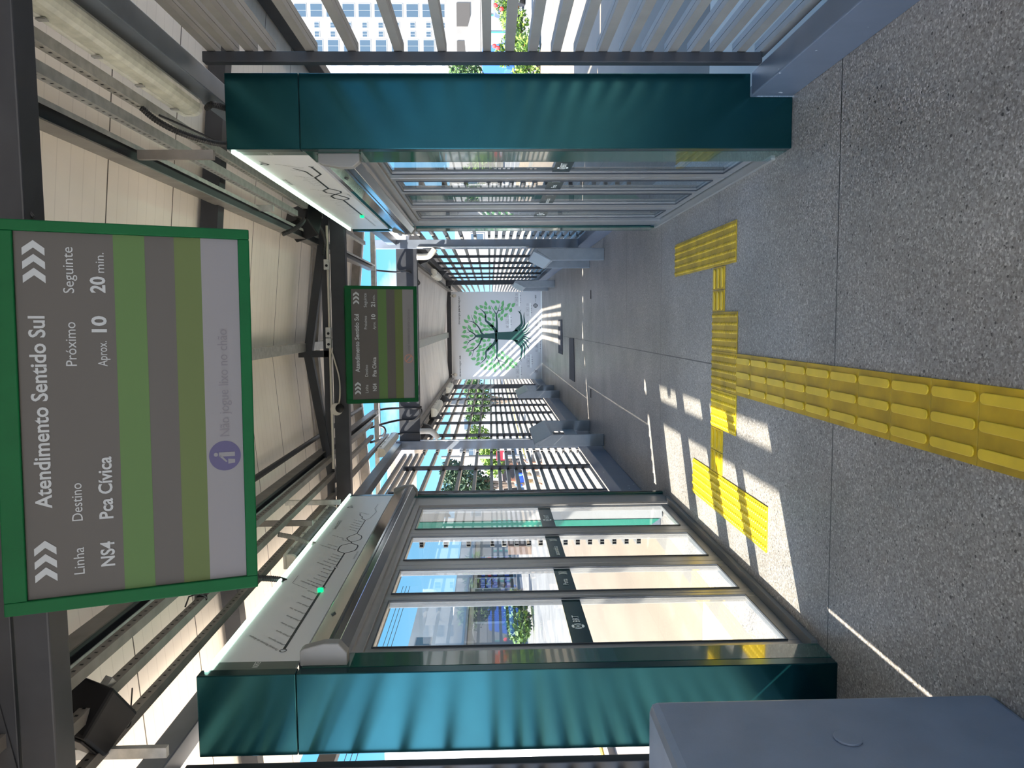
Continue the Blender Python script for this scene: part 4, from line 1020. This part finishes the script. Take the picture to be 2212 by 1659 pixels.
for s, y0 in ((1, 11.3), (-1, 11.3)):
    x = .90 if s > 0 else -1.56
    cable('thin cables clipped along the %s side of the far ceiling' % ('right' if s > 0 else 'left'), [(x, y0, 2.545), (x-.02*s, 13, 2.53), (x, 15, 2.545), (x-.02*s, 17.5, 2.53), (x, 20.5, 2.54), (x, 21.35, 2.52)], .012, group='far ceiling cables')

# ---------------------------------------------------------------- outside, right
def window_wall(name, label, cat, x0, x1, y0, y1, z0, z1, m, wins, axis='Y', face=None, mframe=M_WINF, recess=.25):
    """box building with framed windows on one face: wins = (u, z, w, h)"""
    t = thing(name, label, cat, ((x0+x1)/2, (y0+y1)/2, z0))
    MB().box(x0, x1, y0, y1, z0, z1).build('wall', m, t)
    proto = None
    for (u, z, w_, h) in wins:
        if axis == 'Y':
            f = MB(); yy = y0
            fr = .12
            f.box(u-w_/2-fr, u+w_/2+fr, yy-.06, yy-.001, z-h/2-fr, z+h/2+fr)
            o = f.build('window', mframe, t)
            MB().box(u-w_/2, u-.04, yy-.075, yy-.062, z-h/2, z+h/2).box(u+.04, u+w_/2, yy-.075, yy-.062, z-h/2, z+h/2).build('pane', M_WIN, o)
        else:
            xx = x1; fr = .12
            o = MB().box(xx+.001, xx+.06, u-w_/2-fr, u+w_/2+fr, z-h/2-fr, z+h/2+fr).build('window', mframe, t)
            MB().box(xx+.062, xx+.075, u-w_/2, u+w_/2, z-h/2, z+h/2).build('pane', M_WIN, o)
    return t
wins = []
for fl in range(13):
    z = 6.4+2.92*fl
    wins += [(60.6, z, 1.5, 1.4), (54.6, z, .9, .8), (53.0, z, .9, .8), (50.9, z, 2.1, 1.9), (48.0, z, 1.2, 1.1)]
    wins += [(57.2, z, 2.3, 2.1)]
window_wall('apartment_tower', 'tall white apartment tower with rows of windows seen through the right louvres', 'building', 40, 78, 145, 165, -1, 52, M_BLDW, wins)
t = thing('parking_podium', 'concrete podium with dark openings below the white tower', 'building', (48, 118, 0))
MB().box(38, 60, 118, 126, -.5, 7.8).build('wall', M_BLDG, t)
for (u, z, w_, h) in ((46.0, 5.0, 3.4, 2.0), (40.5, 5.0, 3.4, 2.0), (51.5, 5.0, 3.4, 2.0), (57, 4.6, 3, 2)):
    MB().box(u-w_/2, u+w_/2, 117.9, 117.99, z-h/2, z+h/2).build('opening', M_DARK, t)
t = thing('panel_fence', 'pale panel fence with green posts beyond the right louvres', 'fence', (27, 72, -.3))
MB().box(16, 40, 72, 72.2, -.4, 1.45).build('panels', M_OUTW, t)
for k in range(16): MB().box(16+1.5*k-.05, 16+1.5*k+.05, 71.9, 71.98, -.4, 1.55).build('fence_post', M_POSTG, t)
t = thing('roadside_board', 'orange board with white figures at the top edge beyond the right louvres', 'sign', (29.4, 70, 0))
MB().box(28.6, 30.4, 70, 70.05, -.1, 1.45).build('board', M_ORANGE, t)
text('15 | 21', 'lettering', M_WHITE, t, (28.75, 69.99, .55), (1,0,0), (0,0,1), .55, 1.45)
MB().box(28.9, 29.0, 70.06, 70.1, -.4, -.1).box(30.0, 30.1, 70.06, 70.1, -.4, -.1).build('leg', M_STEEL, t)

def car(label, x, y, rz, m, group=None, name='parked_car', L_=4.2, W_=1.7, H_=1.45):
    t = thing(name, label, 'car', (x, y, GZ), group); t.rotation_euler = (0, 0, rz)
    hl = L_/2
    prof = [(-hl, .25), (-hl, .72), (-hl*.93, .82), (-hl*.5, .90), (-hl*.22, H_-.06), (hl*.35, H_), (hl*.72, .95), (hl*.97, .86), (hl, .6), (hl, .25)]
    MB().prism(prof, 'Y', -W_/2, W_/2).build('car_body', m, t, bevel=.06, local=True)
    gl = [(-hl*.44, .93), (-hl*.2, H_-.10), (hl*.33, H_-.06), (hl*.62, .96)]
    MB().prism(gl, 'Y', -W_/2-.01, W_/2+.01).build('side_glass', M_WIN, t, local=True)
    for sx_ in (-1, 1):
        for sy_ in (-1, 1):
            MB().disc((sx_*hl*.62, sy_*(W_/2-.18), .31), (0, sy_, 0), .31, .19, 24).build('wheel', M_RUBBER, t, local=True)
    return t
car('silver car parked behind the flowering shrub on the right', 15.6, 37.5, 1.45, M_CARG)
car('blue van glimpsed in the gap beside the right green casing', 15.0, 46, 1.57, M_BLUE, name='parked_van', L_=4.6, W_=1.9, H_=2.1)
def foliage(b, c, r, n, size, rnd_):
    c = Vector(c)
    for _ in range(n):
        d = Vector((rnd_.gauss(0,1), rnd_.gauss(0,1), rnd_.gauss(0,1))).normalized()*(rnd_.random()**.4)
        p = c+Vector((d.x*r[0], d.y*r[1], d.z*r[2])); a = Vector((rnd_.gauss(0,1), rnd_.gauss(0,1), rnd_.gauss(0,1))).normalized(); bb = a.orthogonal().normalized(); s_ = size*rnd_.uniform(.6, 1.3)
        b.add([p-a*s_, p+bb*s_*.4, p+a*s_, p-bb*s_*.4], [(0,1,2,3)])
def plant(name, label, cat, base, crowns, n, size, m, stem=.05, group=None, flowers=0, seed=1, hstem=None):
    t = thing(name, label, cat, base, group); r_ = random.Random(seed); b = MB()
    for (c, r) in crowns: foliage(b, Vector(base)+Vector(c), r, n, size, r_)
    b.build('foliage', m, t)
    top = max(c[2] for c, r in crowns); sb = MB()
    for (c, r) in crowns:
        sb.tube([base, Vector(base)+Vector((c[0]*.3, c[1]*.3, c[2]*.5)), Vector(base)+Vector(c)], [stem, stem*.7, stem*.3], 7)
    sb.build('stem', M_BARK, t)
    if flowers:
        f = MB()
        for _ in range(flowers):
            c, r = r_.choice(crowns); p = Vector(base)+Vector(c)+Vector((r_.uniform(-1,1)*r[0], -r[1]*.9, r_.uniform(-1,1)*r[2])); f.blob(p, size*.9, 8, 5)
        f.build('flowers', M_FLOWER, t)
    return t
plant('flowering_shrub', 'green shrub with red flowers beyond the right louvres', 'shrub', (10.8, 30.5, GZ), [((0,0,.75), (.55,.5,.55)), ((.9,0,.7), (.5,.5,.6)), ((1.6,.2,1.0), (.5,.4,.5)), ((-.4,.2,1.1), (.4,.4,.4))], 420, .10, M_LEAFB, flowers=9, seed=4)
plant('low_shrub', 'bright green low shrub right beside the right green casing', 'shrub', (8.4, 26.0, GZ), [((0,0,.5), (.7,.5,.5)), ((-.8,.1,.55), (.6,.5,.55)), ((.8,.3,.4), (.6,.5,.4))], 420, .10, M_LEAFB, seed=6)
plant('street_tree', 'leafy tree on the right roadside behind the glass doors', 'tree', (11.5, 40, GZ), [((0,0,2.4), (1.4,1.3,1.0)), ((1.2,.4,2.9), (1.1,1.0,.9)), ((-1.1,.2,2.7), (1.0,1.0,.8))], 700, .16, M_LEAF, .13, seed=9)
t = thing('market_tent', 'pale stall roof beyond the shrubs on the right', 'stall', (18, 52, GZ))
MB().prism([(14.5, 1.9), (18, 2.9), (21.5, 1.9)], 'Y', 50, 54).build('tent_roof', M_BLDW, t)
for x in (14.8, 21.2): MB().box(x-.05, x+.05, 50.2, 50.3, GZ, 1.9).build('tent_post', M_GALV, t)
window_wall('roadside_house', 'pale house across the right road seen through the glass doors', 'building', 7.5, 15, 84, 95, GZ-.1, 5.2, M_BLDW, [(9, 2.8, 1.3, 1.3), (11.3, 2.8, 1.3, 1.3), (13.5, 2.8, 1.3, 1.3)])
window_wall('roadside_house', 'grey house farther along the right road', 'building', 16, 28, 100, 114, GZ-.1, 6.5, M_BLDG, [(18.5, 3.6, 1.6, 1.3), (22, 3.6, 1.6, 1.3), (25.5, 3.6, 1.6, 1.3)])

# ---------------------------------------------------------------- outside, left
def shop(name, label, x, y0, y1, h, m, bays, col_=None):
    t = thing(name, label, 'building', (x-4, (y0+y1)/2, GZ))
    MB().box(x-9, x, y0, y1, GZ-.1, h).build('wall', m, t)
    MB().box(x, x+.9, y0+.1, y1-.1, 3.1, 3.25).build('canopy', M_WINF, t)
    n = len(bays); wdt = (y1-y0)/n
    for k, kind in enumerate(bays):
        a, c = y0+k*wdt+.25, y0+(k+1)*wdt-.25
        if kind == 'shelf':
            o = MB().box(x+.005, x+.03, a, c, GZ, 2.8).build('shopfront', M_DARK, t)
            r_ = random.Random(k+5)
            for row in range(5):
                b = MB(); u = a+.1
                while u < c-.3:
                    w_ = r_.uniform(.2, .5); b.box(x+.035, x+.14, u, u+w_, .05+.52*row, .05+.52*row+r_.uniform(.25, .42)); u += w_+r_.uniform(.04, .12)
                b.build('goods_row', (M_BLUE, M_BLDW, M_BLUE, M_REDS, M_BLUE)[row] if row != 3 or k % 2 else M_BLUE, o)
        elif kind == 'grille':
            o = MB().box(x+.005, x+.03, a, c, .3, 2.8).build('grille_window', M_WIN, t); b = MB(); u = a
            while u < c: b.box(x+.035, x+.05, u, u+.04, .3, 2.8); u += .16
            b.build('bars', M_WINF, o)
        else:
            o = MB().box(x+.005, x+.04, a, c, GZ, 2.7).build('shutter', M_WINF, t)
    return t
shop('corner_shop', 'white shop with blue goods seen through the middle left glass doors', -22, 58, 82, 4.6, M_BLDS, ('shelf', 'shelf', 'shutter', 'shelf'))
shop('grey_house', 'low grey building with barred windows seen through the nearest left glass door', -20, 36, 56, 4.2, M_BLDS, ('grille', 'shutter', 'grille'))
window_wall('white_block', 'tall white block rising behind the shops on the left', 'building', -48, -34, 60, 90, GZ-.1, 10.5, M_BLDS, [(65, 9, 2, 1.5), (72, 9, 2, 1.5), (79, 9, 2, 1.5), (65, 5.5, 2, 1.5), (72, 5.5, 2, 1.5)], axis='X')
window_wall('white_block', 'pale house far down the left street behind the trees', 'building', -26, -12, 112, 122, GZ-.1, 7.5, M_BLDW, [(-23, 4.8, 1.6, 1.3), (-19, 4.8, 1.6, 1.3), (-15, 4.8, 1.6, 1.3)])
tag(MB().box(-10.6, -10.2, 34, 60, GZ-.1, .75).build('low_wall', M_BRICK), 'low brown wall along the left street', 'wall')
plant('street_tree', 'dark leafy tree past the louvres just beyond the left glass doors', 'tree', (-8.1, 37.5, GZ), [((0,0,2.9), (1.0,1.0,.9)), ((.5,.2,3.7), (.8,.8,.7)), ((-.6,0,3.6), (.8,.8,.8)), ((-.3,.2,2.2), (.8,.8,.6))], 750, .13, M_LEAFD, .10, seed=12)
plant('street_tree', 'bright green tree between the louvre posts on the left', 'tree', (-8.6, 46, GZ), [((0,0,1.6), (.9,.8,.7)), ((.8,.2,2.0), (.8,.8,.7)), ((1.6,0,2.6), (.8,.8,.8))], 650, .13, M_LEAFB, .10, seed=15)
plant('street_tree', 'yellow-green tree far along the left street near the mural', 'tree', (-6.4, 62, GZ), [((0,0,2.7), (1.5,1.2,1.0)), ((1.1,0,3.2), (1.1,1.0,.8)), ((-1.0,.2,3.1), (1.1,1.0,.8))], 700, .17, M_LEAF, .12, seed=18)
plant('planter_bush', 'spiky bush in front of the grey building on the left', 'shrub', (-13.5, 34, GZ), [((0,0,.7), (.8,.9,.6)), ((0,1.5,.7), (.7,.9,.6)), ((0,-1.4,.6), (.7,.8,.5))], 420, .16, M_LEAF, seed=21)
t = thing('power_pole', 'concrete power pole with a transformer on the left street', 'pole', (-7.3, 41, GZ))
MB().tube([(-7.3, 41, GZ-.1), (-7.3, 41, 4.2)], [.12, .08], 10).build('pole', M_BLDG, t)
MB().box(-7.9, -6.7, 40.95, 41.05, 3.75, 3.85).build('cross_arm', M_BARK, t); MB().disc((-7.05, 41, 2.7), (0,0,1), .18, .5, 14).build('transformer', M_CAP, t)
for k, (za, zb_) in enumerate(((8.2, 7.6), (8.45, 7.85), (8.7, 8.1))):
    tag(MB().tube([(-19, 5, za), (-19.2, 30, za-.6), (-19.4, 55, zb_)], .02, 5).build('power_line', M_CABLE), 'thin overhead wire across the sky, %s of three in the left glass doors' % ('lowest', 'middle', 'highest')[k], 'wire', 'overhead wires')
t = thing('street_sign', 'red sign with white lettering in the left street', 'sign', (-6.9, 39, 0))
MB().box(-7.15, -6.65, 39, 39.04, .72, 1.22).build('board', M_REDS, t); MB().tube([(-6.9, 39.06, GZ-.1), (-6.9, 39.06, .9)], .03).build('post', M_GALV, t)
MB().box(-7.08, -6.72, 38.985, 38.998, .80, .88).build('white_print', M_WHITE, t)
car('white car in the left street beyond the louvres', -13.0, 52, 1.57, M_BLDW)
tag(MB().box(-6.1, -4.6, 26.68, 27.1, GZ-.01, .05).build('concrete_block', M_BLDG, bevel=.02), 'low concrete block two people sit on in the left lane', 'block')

def person(label, base, shirt, trousers, lean, seed, short=False):
    """seated figure facing the platform, one skinned body with clothes as children"""
    x, y, z = base
    t = thing('person', label, 'person', base, None)
    J = dict(pel=(0,0,.10), sp=(0,-.04-lean*.3,.34), ch=(0,-.08-lean,.52), nk=(0,-.10-lean*1.25,.64), hd=(0,-.14-lean*1.5,.72), ht=(0,-.13-lean*1.6,.86))
    for s, n in ((-1,'l'),(1,'r')):
        J['hip'+n] = (s*.09,-.02,.09); J['kn'+n] = (s*.13,-.43,.12); J['an'+n] = (s*.12,-.44,-.30); J['to'+n] = (s*.13,-.60,-.345)
        J['sh'+n] = (s*.17,-.08-lean,.55); J['el'+n] = (s*.22,-.20-lean,.30); J['wr'+n] = (s*.14,-.38-lean*.6,.20); J['hn'+n] = (s*.13,-.45-lean*.6,.17)
    Rr = dict(pel=.13, sp=.115, ch=.125, nk=.055, hd=.085, ht=.075)
    for n in 'lr': Rr.update({'hip'+n: .095, 'kn'+n: .06, 'an'+n: .042, 'to'+n: .035, 'sh'+n: .062, 'el'+n: .043, 'wr'+n: .03, 'hn'+n: .034})
    E_ = [('pel','sp'),('sp','ch'),('ch','nk'),('nk','hd'),('hd','ht')]
    for n in 'lr': E_ += [('pel','hip'+n),('hip'+n,'kn'+n),('kn'+n,'an'+n),('an'+n,'to'+n),('ch','sh'+n),('sh'+n,'el'+n),('el'+n,'wr'+n),('wr'+n,'hn'+n)]
    def skin(name, keys, edges, m, grow=0, extra=()):
        vs_ = [J[k] for k in keys]; rr = [Rr[k]+grow for k in keys]; es = [(keys.index(a), keys.index(b)) for a, b in edges]
        for ch in extra:
            i0 = len(vs_); vs_ += [p for p, r in ch]; rr += [r for p, r in ch]; es += [(i0+i, i0+i+1) for i in range(len(ch)-1)]
        me = bpy.data.meshes.new(name); me.from_pydata(vs_, es, []); me.materials.append(m)
        o = bpy.data.objects.new(name, me); col.objects.link(o); o.parent = t
        md = o.modifiers.new('skin', 'SKIN'); md.use_smooth_shade = True
        if not me.skin_vertices: return o
        for i, r in enumerate(rr): me.skin_vertices[0].data[i].radius = (r, r)
        me.skin_vertices[0].data[0].use_root = True
        sb = o.modifiers.new('sub', 'SUBSURF'); sb.levels = 1; sb.render_levels = 1
        return o
    fing = []
    for s, n in ((-1,'l'),(1,'r')):
        h = Vector(J['hn'+n])
        for k in range(4):
            o = h+Vector((s*(-.024+.016*k), -.01, 0)); ln = (.060, .070, .066, .052)[k]
            fing.append([(o, .009), (o+Vector((0,-ln*.55,-.012)), .0085), (o+Vector((0,-ln,-.045)), .007)])
        o = h+Vector((-s*.03, .02, 0)); fing.append([(o, .010), (o+Vector((-s*.02,-.03,-.012)), .0085)])
    keys = list(J.keys())
    skin('body', keys, E_, M_SKIN, 0, fing)
    sk = ['pel','sp','ch','shl','ell','shr','elr']; skin('shirt', sk, [('pel','sp'),('sp','ch'),('ch','shl'),('shl','ell'),('ch','shr'),('shr','elr')], shirt, .018)
    tk = ['pel','hipl','knl','hipr','knr'] + ([] if short else ['anl','anr'])
    skin('trousers', tk, [('pel','hipl'),('hipl','knl'),('pel','hipr'),('hipr','knr')]+([] if short else [('knl','anl'),('knr','anr')]), trousers, .016)
    hb = MB().blob(Vector(J['ht'])+Vector((0,.02,.0)), (.092,.10,.085), 14, 9); hb.build('hair', M_HAIR, t, local=True, smooth=True)
    hv = Vector(J['hd']); f = MB()
    for s in (-1, 1): f.blob(hv+Vector((s*.033,-.088,.045)), (.013,.008,.009), 8, 5)
    f.build('eyes', M_INK, t, local=True)
    f = MB().blob(hv+Vector((0,-.098,.012)), (.014,.020,.022), 8, 6)
    for s in (-1, 1): f.blob(hv+Vector((s*.088,-.01,.02)), (.012,.02,.03), 8, 6)
    f.build('nose_and_ears', M_SKIN, t, local=True, smooth=True)
    MB().box(hv.x-.028, hv.x+.028, hv.y-.093, hv.y-.080, hv.z-.042, hv.z-.034).build('mouth', M_REDS, t, local=True)
    return t
person('person in a blue shirt and tan trousers sitting bent forward in the left lane', (-5.55, 26.75, .05), M_SHB, M_TAN, .16, 1)
person('person in a black shirt and white shorts sitting lower in the left lane', (-5.05, 26.75, .05), M_SHK, M_SHORT, .05, 2, True)
